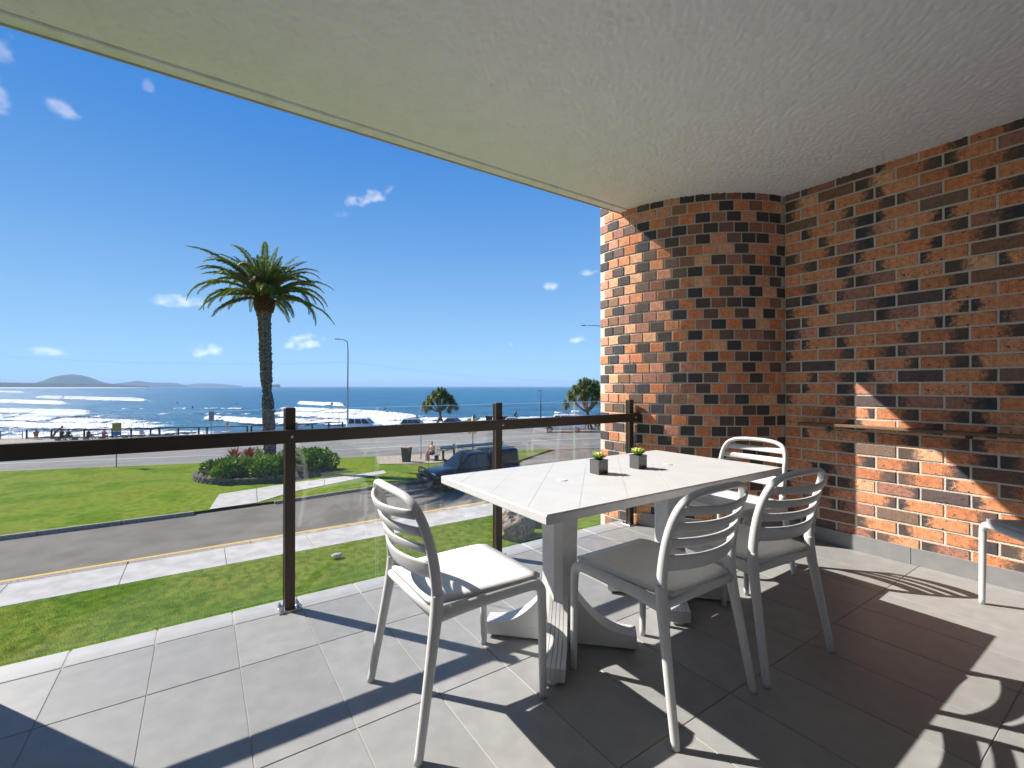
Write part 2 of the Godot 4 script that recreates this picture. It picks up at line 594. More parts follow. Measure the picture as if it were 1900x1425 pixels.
func build_curved_wall(rng: RandomNumberGenerator) -> void:
	var c := Vector3(4.181, 0, -2.912)
	var rad := 1.113
	var wall := thing("curved_brick_wall", "curved wall of half-length orange and black bricks at the balcony corner", "wall", c)
	var poly := PackedVector2Array()
	var a0 := deg_to_rad(102.9)
	var a1 := deg_to_rad(188.2)
	for k in 41:
		var a := lerpf(a0, a1, k / 40.0)
		poly.append(Vector2(cos(a), sin(a)) * (rad - 0.006))
	poly.append(Vector2(0.3, -0.15))
	poly.append(Vector2(0.3, 1.075))
	var b := MB.new()
	b.prism(poly, -4.3, 3.0)
	put(b.done(), "mortar_core", mats["mortar"], wall)
	var shapes := []
	for k in 48:
		shapes.append(brick_mesh(0.1075, 0.0738, 0.03, cell_rect("header", k)))
	var rest := MB.new()
	var last := 1
	var above := {}
	var step := 0.1195 / rad
	for row in range(-4, 34):
		var y := 0.0431 + row * 0.0861
		var k := 0
		var a := a1 - (step * 0.5 if row % 2 == 0 else step)
		while a > a0 + step * 0.12:
			var odds := 0.62 - (0.3 if last % 2 == 0 else 0.0) - (0.2 if above.get(roundi(a / step), 1) % 2 == 0 else 0.0)
			var n := (rng.randi() % 24) * 2 + (0 if rng.randf() < odds else 1)
			last = n
			above[roundi(a / step)] = n
			var z := c.z + sin(a) * rad
			var at := Vector3(cos(a) * rad, y + rng.randf_range(-0.001, 0.001), sin(a) * rad)
			var turn := Basis(Vector3.UP, PI / 2 - a + rng.randf_range(-0.012, 0.012)) * Basis(Vector3.BACK, rng.randf_range(-0.004, 0.004))
			var wide := minf(1.0, (a + step * 0.5 - a0) / step)
			if row >= 0 and row < 32 and k >= 5:
				var o := put(shapes[n] if wide > 0.98 else brick_mesh(0.1075 * wide - 0.004, 0.0738, 0.03, cell_rect("header", n, wide)), "brick", mats["brick_header"], wall)
				o.transform = Transform3D(turn, at)
			elif row >= 0 or z < -2.6:
				rest.st.append_from(shapes[n], 0, Transform3D(turn, at))
			a -= step
			k += 1
	put(rest.st.commit(), "outer_bricks", mats["brick_header"], wall).set_meta("kind", "stuff")
	# tiled skirting that follows the curve, from the corner to the end post
	var from := a0 + 0.03
	while from < deg_to_rad(164):
		var to := from + 0.29 / rad
		var rings := []
		for i in 7:
			var q := lerpf(from, to - 0.003, i / 6.0)
			var o2 := Vector3(cos(q), 0, sin(q))
			rings.append([o2 * (rad + 0.012), o2 * (rad + 0.012) + Vector3(0, 0.11, 0), o2 * (rad - 0.004) + Vector3(0, 0.11, 0), o2 * (rad - 0.004)])
		b = MB.new()
		b.loft(rings)
		put(b.done(), "skirting_tile", mats["tile"], wall)
		from = to

func build_balustrade() -> void:
	var t := thing("glass_balustrade", "bronze framed glass balustrade along the balcony edge", "balustrade", Vector3(0, 0, -2.68))
	for x in [-0.79, 0.392, 1.70, 3.04]:
		var b := MB.new()
		b.box(Vector3(0, 0.537, 0), Vector3(0.05, 1.06, 0.05), Basis.IDENTITY, 0.003)
		var post := put(b.done(), "post", mats["bronze"], t, Vector3(x, 0, 0))
		b = MB.new()
		for s in [-1.0, 1.0]:
			b.box(Vector3(s * 0.0265, 0.537, -0.012), Vector3(0.004, 1.05, 0.008))
		put(b.done(), "edge_lip", mats["bronze_lip"], post)
		b = MB.new()
		b.box(Vector3(0, 0.005, 0), Vector3(0.11, 0.01, 0.1), Basis.IDENTITY, 0.002)
		put(b.done(), "base_plate", mats["steel"], post)
		for sx in [-1.0, 1.0]:
			for sz in [-1.0, 1.0]:
				b = MB.new()
				b.lathe([Vector2(0.009, 0.009), Vector2(0.009, 0.017), Vector2(0.006, 0.021), Vector2(0.0055, 0.028)], Vector3(sx * 0.042, 0, sz * 0.037), 6)
				put(b.done(), "bolt", mats["steel"], post)
		b = MB.new(true)
		b.tube([Vector3(0, 0.918, 0.066), Vector3(0, 0.918, 0.0735), Vector3(0, 0.918, 0.075)], [0.0075, 0.0075, 0.004], 12)
		put(b.done(), "rail_screw", mats["steel"], post)
	var r := MB.new()
	r.box(Vector3(1.13, 0.918, 0.046), Vector3(3.95, 0.068, 0.042), Basis.IDENTITY, 0.003)
	put(r.done(), "top_rail", mats["bronze"], t)
	var edges := [-0.86, 0.872, 2.44, 3.064]
	for k in 3:
		var w: float = edges[k + 1] - edges[k] - 0.008
		var g := MB.new()
		g.box(Vector3.ZERO, Vector3(w - 0.006, 1.0, 0.01))
		var pane := put(g.done(), "glass_panel", mats["pane"], t, Vector3((edges[k] + edges[k + 1]) / 2, 0.555, -0.037))
		var e := MB.new()
		e.box(Vector3(0, 0.502, 0), Vector3(w, 0.003, 0.0098))
		e.box(Vector3(w / 2 - 0.0015, 0, 0), Vector3(0.003, 1.0, 0.0098))
		e.box(Vector3(-w / 2 + 0.0015, 0, 0), Vector3(0.003, 1.0, 0.0098))
		put(e.done(), "polished_edge", mats["pane_edge"], pane)

# ------------------------------------------------------------------ furniture
func make_chair(label: String) -> Node3D:   # moulded resin side chair; faces local +x
	var t := thing("dining_chair", label, "chair", Vector3.ZERO, 0.0, "white resin dining chairs on the balcony")
	var m: Material = mats["resin"]
	var b := MB.new(true)
	# seat: a slightly dished panel with rolled edges
	var rows := []
	for i in 13:
		var u := i / 12.0
		var x := lerpf(-0.195, 0.255, u)
		var half := lerpf(0.195, 0.219, u) - 0.02 * pow(absf(u * 2 - 1), 8)
		var row := []
		for k in 13:
			var v := k / 12.0 * 2 - 1
			var y := 0.466 - 0.004 * (1 - v * v) * (1 - pow(u * 2 - 1, 2)) - 0.004 * pow(u, 10)
			row.append(Vector3(x, y, -v * half))
		rows.append(row)
	for i in 12:
		for k in 12:
			b.quad(rows[i][k], rows[i + 1][k], rows[i + 1][k + 1], rows[i][k + 1])
			var d := Vector3(0, -0.014, 0)
			b.quad(rows[i][k] + d, rows[i][k + 1] + d, rows[i + 1][k + 1] + d, rows[i + 1][k] + d)
	for i in 12:
		var d := Vector3(0, -0.014, 0)
		b.quad(rows[i][0] + d, rows[i + 1][0] + d, rows[i + 1][0], rows[i][0])
		b.quad(rows[i + 1][12] + d, rows[i][12] + d, rows[i][12], rows[i + 1][12])
		b.quad(rows[0][i + 1] + d, rows[0][i] + d, rows[0][i], rows[0][i + 1])
		b.quad(rows[12][i] + d, rows[12][i + 1] + d, rows[12][i + 1], rows[12][i])
	put(b.done(), "seat", m, t)
	for s in [-1.0, 1.0]:
		b = MB.new(true)
		var p := curve([Vector3(-0.258, 0.0, s * 0.243), Vector3(-0.232, 0.15, s * 0.234), Vector3(-0.203, 0.32, s * 0.222), Vector3(-0.185, 0.43, s * 0.215), Vector3(-0.18, 0.5, s * 0.213)], 5)
		b.tube(p, spread([0.0145, 0.016, 0.018, 0.0215, 0.02], p.size()), 12, 1.0, Vector3.RIGHT)
		put(b.done(), "rear_leg", m, t)
		b = MB.new(true)
		p = curve([Vector3(-0.185, 0.425, s * 0.211), Vector3(-0.06, 0.432, s * 0.21), Vector3(0.12, 0.437, s * 0.214), Vector3(0.212, 0.436, s * 0.217), Vector3(0.243, 0.414, s * 0.218), Vector3(0.25, 0.37, s * 0.218), Vector3(0.252, 0.2, s * 0.219), Vector3(0.255, 0.0, s * 0.22)], 5)
		b.tube(p, spread([0.024, 0.022, 0.021, 0.021, 0.02, 0.018, 0.0165, 0.0145], p.size()), 12, 0.86, Vector3.UP)
		put(b.done(), "front_leg", m, t)
	b = MB.new(true)
	b.tube([Vector3(-0.183, 0.432, -0.212), Vector3(-0.187, 0.434, 0), Vector3(-0.183, 0.432, 0.212)], [0.02], 10)
	put(b.done(), "rear_rail", m, t)
	b = MB.new(true)
	b.tube([Vector3(0.222, 0.438, -0.212), Vector3(0.226, 0.438, 0), Vector3(0.222, 0.438, 0.212)], [0.017], 10)
	put(b.done(), "front_rail", m, t)
	# back: an arched frame and four slats that bow backwards
	b = MB.new(true)
	var arch := []
	for s in [-1.0, 1.0]:
		var side := [Vector3(-0.18, 0.48, s * 0.213), Vector3(-0.187, 0.56, s * 0.214), Vector3(-0.203, 0.65, s * 0.214), Vector3(-0.226, 0.73, s * 0.208), Vector3(-0.248, 0.785, s * 0.188), Vector3(-0.262, 0.812, s * 0.145), Vector3(-0.273, 0.822, s * 0.08)]
		if s > 0:
			side.reverse()
			arch.append(Vector3(-0.277, 0.824, 0))
		arch += side
	var ap := curve(arch, 4)
	b.tube(ap, spread([0.02, 0.019, 0.0175, 0.0165, 0.016, 0.016, 0.016, 0.016, 0.016, 0.016, 0.0165, 0.0175, 0.019, 0.02], ap.size()), 12, 0.8, Vector3.RIGHT)
	put(b.done(), "back_frame", m, t)
	for sl in [[0.766, 0.034, 0.196], [0.708, 0.034, 0.206], [0.65, 0.035, 0.21], [0.577, 0.062, 0.211]]:
		b = MB.new(true)
		var rings := []
		for i in 17:
			var v := i / 16.0 * 2 - 1
			var back := 0.046 * (1 - v * v)
			var lean: float = -0.178 - maxf(0.0, (sl[0] - 0.5)) * 0.2 - pow(maxf(0.0, sl[0] - 0.6), 2) * 0.9
			var cc := Vector3(lean - back, sl[0] - 0.006 * (1 - v * v), v * sl[2])
			var ring := []
			for k in 12:
				var a := TAU * k / 12
				var cx := signf(cos(a)) * pow(absf(cos(a)), 0.6)
				var cy := signf(sin(a)) * pow(absf(sin(a)), 0.6)
				ring.append(cc + Vector3(cx * 0.0075 - cy * sl[1] * 0.5 * 0.28, cy * sl[1] * 0.5, 0))
			rings.append(ring)
		b.loft(rings)
		put(b.done(), "lower_slat" if sl[1] > 0.04 else "slat", m, t)
	return t

func build_furniture() -> void:
	var rng := RandomNumberGenerator.new()
	rng.seed = 23
	# table
	var t := thing("dining_table", "white rectangular resin table on two pedestals with diagonal grooved top", "table", Vector3(1.795, 0, -1.648))
	var hx := 0.815
	var hz := 0.4175
	var b := MB.new()
	b.box(Vector3(0, 0.72, 0), Vector3(hx * 2, 0.036, hz * 2), Basis.IDENTITY, 0.004)
	var top := put(b.done(), "table_top", mats["resin"], t)
	var frame := PackedVector2Array([Vector2(-hx + 0.004, -hz + 0.004), Vector2(hx - 0.004, -hz + 0.004), Vector2(hx - 0.004, hz - 0.004), Vector2(-hx + 0.004, hz - 0.004)])
	for k in range(-6, 7):     # 45 degree planks; the joints keep x + z constant
		var c0 := 0.01 + k * 0.26 + 0.0009
		var c1 := 0.01 + (k + 1) * 0.26 - 0.0009
		var band := PackedVector2Array([Vector2(c0 - 2, 2), Vector2(c1 - 2, 2), Vector2(c1 + 2, -2), Vector2(c0 + 2, -2)])
		for piece in Geometry2D.intersect_polygons(frame, band):
			b = MB.new()
			b.prism(piece, 0.7365, 0.7395 + rng.randf_range(-0.0002, 0.0002), false)
			put(b.done(), "plank", mats["tabletop"], top)
	for s in [-1.0, 1.0]:
		b = MB.new(true)
		b.lathe([Vector2(0.024, 0.739), Vector2(0.024, 0.7418), Vector2(0.021, 0.7425), Vector2(0.004, 0.7425)], Vector3(s * 0.39, 0, 0.0), 24)
		put(b.done(), "parasol_plug", mats["resin"], top)
	for s in [-1.0, 1.0]:
		var px: float = s * 0.405
		b = MB.new()
		var rings := []
		for e in [[0.04, 0.075, 0.03], [0.2, 0.075, 0.03], [0.3, 0.07, 0.028], [0.45, 0.07, 0.028], [0.6, 0.074, 0.03], [0.69, 0.086, 0.034], [0.703, 0.1, 0.036]]:
			var ring := []
			for k in 8:     # a square column with broad chamfers
				var q := k / 2
				var ang := TAU / 4 * q
				var off: float = e[1] - e[2]
				var p2 := Vector2(e[1], -off if k % 2 == 0 else off).rotated(ang)
				ring.append(Vector3(px + p2.x, e[0], -p2.y))
			rings.append(ring)
		b.loft(rings)
		put(b.done(), "pedestal_column", mats["resin"], t)
		for q in 4:
			var dir := Vector3(1, 0, 1).normalized().rotated(Vector3.UP, q * PI / 2)
			var side := dir.cross(Vector3.UP)
			# foot: a curved arm that leaves the column high and runs out flat, ribbed on top
			b = MB.new()
			var prof := []
			for i in 15:
				var u := i / 14.0
				var r := lerpf(0.045, 0.345, u)
				prof.append(Vector2(r, 0.072 + 0.2 * pow(1.0 - u, 2.5)))
			for rib in 5:
				var w0 := (rib / 5.0 - 0.5) * 0.098
				var w1 := ((rib + 1) / 5.0 - 0.5) * 0.098 - 0.0022
				var rr := []
				for p in prof:
					var taper := 0.82 + 0.18 * clampf((p.x - 0.05) / 0.2, 0, 1)
					var o: Vector3 = Vector3(px, 0, 0) + dir * p.x
					var low := 0.022
					rr.append([o + side * w0 * taper + Vector3(0, low, 0), o + side * w0 * taper + Vector3(0, p.y, 0), o + side * w1 * taper + Vector3(0, p.y, 0), o + side * w1 * taper + Vector3(0, low, 0)])
				b.loft(rr)
			var o3 := Vector3(px, 0, 0) + dir * 0.19
			b.box(o3 + Vector3(0, 0.04, 0), Vector3(0.3, 0.05, 0.09), Basis(dir, Vector3.UP, side))
			var foot := put(b.done(), "foot", mats["resin"], t)
			b = MB.new(true)
			b.lathe([Vector2(0.022, 0.0), Vector2(0.025, 0.004), Vector2(0.025, 0.02), Vector2(0.012, 0.03)], Vector3(px, 0, 0) + dir * 0.315, 16)
			put(b.done(), "levelling_pad", mats["resin"], foot)
	# chairs
	var c := make_chair("white slatted chair at the table end nearest the glass balustrade post")
	c.position = Vector3(0.824, 0, -1.597)
	copy(c, Vector3(1.52, 0, -1.197), PI / 2 + 0.01, "white slatted chair in front of the table, nearest the camera")
	copy(c, Vector3(2.1, 0, -1.166), PI / 2 - 0.075, "white slatted chair on the table's near side, closest to the brick wall")
	copy(c, Vector3(2.815, 0, -1.625), PI, "white slatted chair at the far table end before the curved brick wall")
	copy(c, Vector3(3.49, 0, -0.292), PI / 4, "white chair cut off by the right edge, standing alone by the wall")
	# succulents
	for e in [[Vector3(1.668, 0.741, -1.672), "potted succulent nearer the camera on the white table", 0.1], [Vector3(1.952, 0.741, -1.662), "potted succulent farther along the white table, nearer the curved wall", 0.55]]:
		var s := thing("potted_succulent", e[1], "plant", e[0], 0.0, "succulents in square pots on the table")
		b = MB.new()
		var h := 0.066
		b.box(Vector3(0, h / 2, 0), Vector3(0.066, h, 0.066), Basis.IDENTITY, 0.002)
		for q in 4:
			var d2 := Vector3(1, 0, 0).rotated(Vector3.UP, q * PI / 2)
			b.box(Vector3(0, h + 0.002, 0) + d2 * 0.0305, Vector3(0.005, 0.006, 0.066 if q % 2 == 0 else 0.056), Basis(d2, Vector3.UP, d2.cross(Vector3.UP)))
		put(b.done(), "pot", mats["pot"], s)
		b = MB.new()
		b.box(Vector3(0, h + 0.0015, 0), Vector3(0.056, 0.003, 0.056))
		put(b.done(), "soil", mats["soil"], s)
		var n := 0
		for ringn in 4:
			var count: int = [5, 8, 10, 11][ringn]
			for k in count:
				var az: float = TAU * k / count + ringn * 0.5 + e[2]
				var tilt: float = [1.25, 0.92, 0.62, 0.34][ringn] + rng.randf_range(-0.07, 0.07)
				var ln: float = [0.03, 0.041, 0.047, 0.047][ringn] * rng.randf_range(0.92, 1.08)
				b = MB.new(true)
				var d3 := Vector3(cos(az) * cos(tilt), sin(tilt), sin(az) * cos(tilt))
				var s3 := Vector3(-sin(az), 0, cos(az))
				var u3 := s3.cross(d3).normalized()
				if u3.y < 0:
					u3 = -u3
				var rr := []
				for q in [[0.0, 0.3], [0.35, 0.85], [0.62, 1.0], [0.85, 0.6], [1.0, 0.06]]:
					var o4: Vector3 = Vector3(0, h + 0.006, 0) + d3 * ln * q[0] + u3 * 0.006 * q[0] * q[0]
					var w: float = 0.0082 * q[1]
					rr.append([o4 + s3 * w, o4 + u3 * 0.002 * q[1], o4 - s3 * w, o4 - u3 * 0.0035 * q[1]])
				b.col = Color(0.5, 0.6, 0.08).lerp(Color(0.78, 0.8, 0.24), rng.randf()) if ringn < 3 else Color(0.11, 0.24, 0.05)
				b.loft(rr)
				put(b.done(), "leaf", mats["succulent"], s)
				n += 1

# ------------------------------------------------------------------ materials out of doors
func outdoor_materials() -> void:
	var m := mat("grass", Color.WHITE, 0.95, 0.1)
	m.albedo_texture = noise_tex(31, 0.022, 1024, [[0.15, lin(0.075, 0.12, 0.012)], [0.4, lin(0.112, 0.168, 0.016)], [0.58, lin(0.14, 0.188, 0.02)], [0.75, lin(0.165, 0.192, 0.028)], [0.95, lin(0.2, 0.19, 0.045)]], 8)
	relief(world_mapped(m, 9.0), noise_tex(32, 0.3, 1024, [], 3), 1.2)
	patches(m, noise_tex(51, 0.012, 512, [[0.25, Color(0.82, 0.9, 0.7)], [0.5, Color(1, 1, 1)], [0.85, Color(1.0, 0.94, 0.92)]], 6), 23.0)
	m = mat("grass_worn", Color.WHITE, 0.92, 0.2)
	m.albedo_texture = noise_tex(33, 0.012, 1024, [[0.1, lin(0.05, 0.09, 0.008)], [0.45, lin(0.1, 0.14, 0.015)], [0.62, lin(0.14, 0.14, 0.03)], [0.85, lin(0.18, 0.15, 0.06)]], 8)
	relief(world_mapped(m, 8.0), mats["grass"].heightmap_texture, 1.2)
	m = mat("blade", Color.WHITE, 0.85, 0.15)
	m.vertex_color_use_as_albedo = true
	m.backlight_enabled = true
	m.backlight = lin(0.25, 0.3, 0.08)
	m = mat("asphalt_service", Color.WHITE, 0.9, 0.3)
	m.albedo_texture = noise_tex(34, 0.006, 1024, [[0.2, lin(0.112, 0.101, 0.084)], [0.5, lin(0.13, 0.117, 0.098)], [0.8, lin(0.148, 0.134, 0.114)]], 8)
	relief(world_mapped(m, 11.0), noise_tex(35, 0.3, 1024, [], 3), 1.5)
	m = mat("asphalt_road", Color.WHITE, 0.88, 0.3)
	m.albedo_texture = noise_tex(36, 0.006, 1024, [[0.2, lin(0.125, 0.12, 0.112)], [0.5, lin(0.155, 0.148, 0.139)], [0.8, lin(0.18, 0.173, 0.163)]], 7)
	relief(world_mapped(m, 24.0), mats["asphalt_service"].heightmap_texture, 1.5)
	m.uv1_scale = Vector3(1 / 40.0, 1 / 24.0, 1 / 11.0)
	m = mat("concrete", Color.WHITE, 0.9, 0.3)
	m.albedo_texture = noise_tex(37, 0.01, 512, [[0.2, lin(0.33, 0.31, 0.285)], [0.55, lin(0.375, 0.355, 0.328)], [0.85, lin(0.41, 0.39, 0.365)]], 7)
	world_mapped(m, 3.3)
	m = mat("concrete_tan", Color.WHITE, 0.92, 0.25)
	m.albedo_texture = noise_tex(38, 0.012, 512, [[0.2, lin(0.23, 0.19, 0.145)], [0.55, lin(0.31, 0.262, 0.205)], [0.85, lin(0.37, 0.32, 0.26)]], 7)
	world_mapped(m, 2.7)
	m = mat("kerb", Color.WHITE, 0.92, 0.25)
	m.albedo_texture = noise_tex(39, 0.03, 512, [[0.2, lin(0.12, 0.105, 0.085)], [0.5, lin(0.24, 0.21, 0.175)], [0.8, lin(0.34, 0.31, 0.27)]], 6)
	world_mapped(m, 1.1)
	mat("paint_white", lin(0.6, 0.6, 0.58), 0.8, 0.3)
	mat("paint_yellow", lin(0.52, 0.34, 0.06), 0.8, 0.3)
	m = mat("sea", Color.WHITE, 0.3, 0.24)
	m.albedo_texture = noise_tex(40, 0.006, 512, [[0.25, lin(0.01, 0.068, 0.14)], [0.5, lin(0.016, 0.097, 0.185)], [0.75, lin(0.028, 0.14, 0.225)]], 5)
	relief(world_mapped(m, 60.0), noise_tex(41, 0.05, 1024, [], 5), 55.0)
	m.uv1_scale = Vector3(1 / 110.0, 1 / 60.0, 1 / 42.0)
	m = mat("foam", lin(0.55, 0.56, 0.57), 0.9, 0.2)
	m = mat("sand", Color.WHITE, 0.95, 0.2)
	m.albedo_texture = noise_tex(42, 0.02, 256, [[0.2, lin(0.5, 0.45, 0.38)], [0.8, lin(0.62, 0.57, 0.5)]], 4)
	world_mapped(m, 60.0)
	m = mat("hill", Color.WHITE, 0.95, 0.1)
	m.albedo_texture = noise_tex(43, 0.03, 256, [[0.2, lin(0.035, 0.06, 0.045)], [0.8, lin(0.07, 0.09, 0.07)]], 5)
	world_mapped(m, 900.0)
	m = mat("bark", Color.WHITE, 0.95, 0.15)
	m.albedo_texture = noise_tex(44, 0.03, 512, [[0.2, lin(0.06, 0.047, 0.037)], [0.5, lin(0.19, 0.155, 0.125)], [0.8, lin(0.36, 0.31, 0.26)]], 6)
	relief(world_mapped(m, 3.2), noise_tex(45, 0.06, 512, [], 5), 4.0)
	m = mat("bark_grey", Color.WHITE, 0.9, 0.2)
	m.albedo_texture = noise_tex(46, 0.04, 256, [[0.2, lin(0.09, 0.075, 0.06)], [0.8, lin(0.2, 0.175, 0.15)]], 5)
	world_mapped(m, 1.0)
	m = mat("leaf", Color.WHITE, 0.55, 0.35)
	m.vertex_color_use_as_albedo = true
	m.backlight_enabled = true
	m.backlight = lin(0.5, 0.55, 0.2)
	m = mat("stone", Color.WHITE, 0.95, 0.2)
	m.albedo_texture = noise_tex(47, 0.02, 512, [[0.2, lin(0.06, 0.055, 0.048)], [0.5, lin(0.14, 0.12, 0.1)], [0.8, lin(0.26, 0.22, 0.18)]], 6)
	relief(world_mapped(m, 0.9), noise_tex(48, 0.05, 512, [], 5), 2.0)
	m = mat("boulder", Color.WHITE, 0.95, 0.2)
	m.albedo_texture = noise_tex(49, 0.012, 512, [[0.2, lin(0.09, 0.075, 0.06)], [0.45, lin(0.2, 0.15, 0.11)], [0.7, lin(0.36, 0.28, 0.22)]], 7)
	relief(world_mapped(m, 1.2), mats["stone"].heightmap_texture, 4.0)
	m = mat("body_skin", Color.WHITE, 0.75, 0.3)
	m.vertex_color_use_as_albedo = true
	mat("galvanised", lin(0.33, 0.33, 0.32), 0.45, 0.5, 0.6)
	mat("dark_metal", lin(0.03, 0.03, 0.03), 0.5, 0.5, 0.3)
	mat("dark_timber", lin(0.035, 0.027, 0.022), 0.8, 0.3)
	mat("sign_grey", lin(0.2, 0.2, 0.2), 0.5, 0.5, 0.4)
	mat("sign_ochre", lin(0.42, 0.26, 0.06), 0.6, 0.4)
	mat("sign_blue", lin(0.03, 0.13, 0.42), 0.6, 0.4)
	mat("sign_yellow", lin(0.8, 0.5, 0.02), 0.55, 0.4)
	mat("sign_red", lin(0.5, 0.03, 0.03), 0.55, 0.4)
	mat("sign_white", lin(0.6, 0.6, 0.6), 0.55, 0.4)
	for e in [["car_blue", lin(0.003, 0.005, 0.01)], ["car_white", lin(0.75, 0.76, 0.77)], ["car_silver", lin(0.4, 0.41, 0.42)], ["car_sage", lin(0.3, 0.34, 0.3)], ["car_grey", lin(0.1, 0.11, 0.12)]]:
		m = mat(e[0], e[1], 0.3, 0.5, 0.15)
		m.clearcoat_enabled = true
		m.clearcoat = 0.45
		m.clearcoat_roughness = 0.04
	mat("car_window", lin(0.012, 0.014, 0.016), 0.04, 0.6)
	mat("tyre", lin(0.015, 0.015, 0.015), 0.85, 0.3)
	mat("rim_metal", lin(0.35, 0.35, 0.36), 0.3, 0.5, 0.9)
	mat("headlight", lin(0.55, 0.58, 0.6), 0.08, 0.6, 0.3)
	mat("taillight", lin(0.3, 0.01, 0.01), 0.2, 0.5)
	mat("black_plastic", lin(0.02, 0.02, 0.02), 0.55, 0.4)
	mat("board_white", lin(0.65, 0.66, 0.66), 0.3, 0.5)
	mat("board_blue", lin(0.28, 0.36, 0.44), 0.3, 0.5)

# ------------------------------------------------------------------ land, roads and water
func lawn(near: Array, far: Array, called: String, m: Material, lift: float, across: int, along: int) -> MeshInstance3D:
	var o := structure(strip(near, far, lift, across, along), called, m)
	return o

func build_land() -> void:
	var edge := [Vector2(-90, -112), Vector2(-50, -94), Vector2(-18.3, -81.6), Vector2(-5, -76.5), Vector2(6, -72.6), Vector2(18, -72.3), Vector2(34, -75), Vector2(47, -71.5), Vector2(62, -69), Vector2(150, -52)]
	var back := []
	for p in edge:
		back.append(Vector2(p.x, -2.5))
	structure(strip(back, edge, -0.1, 70, 108), "ground", mats["grass_worn"])
	# sea wall and rocks below the land's edge
	var b := MB.new()
	for i in edge.size() - 1:
		for k in 4:
			var p: Vector2 = (edge[i] as Vector2).lerp(edge[i + 1], k / 4.0)
			var q: Vector2 = (edge[i] as Vector2).lerp(edge[i + 1], (k + 1) / 4.0)
			b.quad(on_ground(q.x, q.y, -0.1), on_ground(p.x, p.y, -0.1), Vector3(p.x, SEA - 1, p.y - 6), Vector3(q.x, SEA - 1, q.y - 6))
	structure(b.done(), "foreshore", mats["stone"])
	lawn([Vector2(-60, -2.6), Vector2(60, -2.6)], [Vector2(-60, -15.9), Vector2(60, -15.9)], "lawn", mats["grass"], 0.05, 30, 120)
	# footpath of cast slabs
	var path := Node3D.new()
	path.name = "footpath"
	path.set_meta("kind", "structure")
	add_child(path)
	for k in range(-10, 14):
		var x0 := -1.78 + k * 2.43
		b = MB.new()
		b.box(Vector3(x0 + 1.215, -4.12, -16.72), Vector3(2.416, 0.12, 1.68), Basis.IDENTITY, 0.006)
		put(b.done(), "slab", mats["concrete"], path)
	for k in range(-8, 10):
		b = MB.new()
		b.box(Vector3(-1.78 + k * 3.2 + 1.6, -4.15, -17.76), Vector3(3.17, 0.14, 0.36), Basis.IDENTITY, 0.01)
		put(b.done(), "verge_slab", mats["kerb"] if k < 1 else mats["concrete_tan"], path)
	# service road, its kerbs and its yellow line
	lawn([Vector2(-60, -17.9), Vector2(14, -17.9)], [Vector2(-60, -23.2), Vector2(14, -23.4)], "service_road", mats["asphalt_service"], 0.0, 4, 40)
	lawn([Vector2(14, -17.9), Vector2(30, -15.5), Vector2(60, -9)], [Vector2(14, -24), Vector2(26, -31), Vector2(60, -19)], "service_road", mats["asphalt_service"], 0.0, 8, 30)
	structure(strip([Vector2(-60, -18.02), Vector2(20, -18.02)], [Vector2(-60, -18.17), Vector2(20, -18.17)], 0.008, 1, 40), "yellow_edge_line", mats["paint_yellow"])
	var kerb := Node3D.new()
	kerb.name = "kerb"
	kerb.set_meta("kind", "structure")
	add_child(kerb)
	for k in 26:
		var x := -60.0 + k * 2.3
		b = MB.new()
		b.box(Vector3(x + 1.15, -4.06, -23.05), Vector3(2.285, 0.16, 0.17), Basis.IDENTITY, 0.02)
		put(b.done(), "kerbstone", mats["kerb"], kerb)
	for k in 4:
		var a := Vector3(2.75 + k * 2.2, -4.07, -23.2 - k * 0.25)
		b = MB.new()
		b.box(a + Vector3(1.1, 0, -0.06), Vector3(2.18, 0.14, 0.17), turned(6.0), 0.02)
		put(b.done(), "kerbstone", mats["kerb"], kerb)
	# far lawn, the path across it, the gravel pad
	lawn([Vector2(-60, -23.1), Vector2(-1, -23.1), Vector2(4, -23.3), Vector2(11, -24.1)], [Vector2(-60, -66.5), Vector2(-11.6, -46.2), Vector2(1.2, -40.9), Vector2(11.6, -36.2)], "lawn", mats["grass"], 0.1, 30, 90)
	lawn([Vector2(11, -24.1), Vector2(15.5, -24.6)], [Vector2(11.6, -36.2), Vector2(25.2, -30.9)], "lawn", mats["grass_worn"], 0.1, 14, 16)
	var cross := Node3D.new()
	cross.name = "footpath_branch"
	cross.set_meta("kind", "structure")
	add_child(cross)
	var n0 := [Vector2(0.3, -23.15), Vector2(2.1, -23.3), Vector2(3.9, -24.9), Vector2(5.4, -25.6), Vector2(7.2, -26.5), Vector2(9.4, -27.4)]
	var f0 := [Vector2(0.75, -26.5), Vector2(2.4, -27.0), Vector2(4.3, -27.6), Vector2(5.9, -27.8), Vector2(7.7, -28.05), Vector2(9.6, -28.6)]
	for k in 5:
		var s := 0.008
		put(strip([n0[k].lerp(n0[k + 1], s), n0[k].lerp(n0[k + 1], 1 - s)], [f0[k].lerp(f0[k + 1], s), f0[k].lerp(f0[k + 1], 1 - s)], 0.125, 2, 4), "slab", mats["concrete"], cross)
	structure(strip([Vector2(10.2, -31.6), Vector2(13.2, -29.6), Vector2(18.4, -28.9)], [Vector2(11.5, -36.0), Vector2(15, -34.7), Vector2(19.8, -32.9)], 0.13, 4, 12), "gravel_pad", mats["concrete_tan"])
	# main road
	var near := [Vector2(-70, -72), Vector2(-11.6, -46.5), Vector2(1.2, -41.2), Vector2(11.6, -36.4), Vector2(25.7, -30.6), Vector2(60, -16), Vector2(120, 9)]
	var far := [Vector2(-76, -89), Vector2(-18, -71.8), Vector2(-3, -66.8), Vector2(14, -66), Vector2(34, -70), Vector2(64, -51), Vector2(130, -20)]
	structure(strip(near, far, 0.03, 24, 120), "beach_road", mats["asphalt_road"])
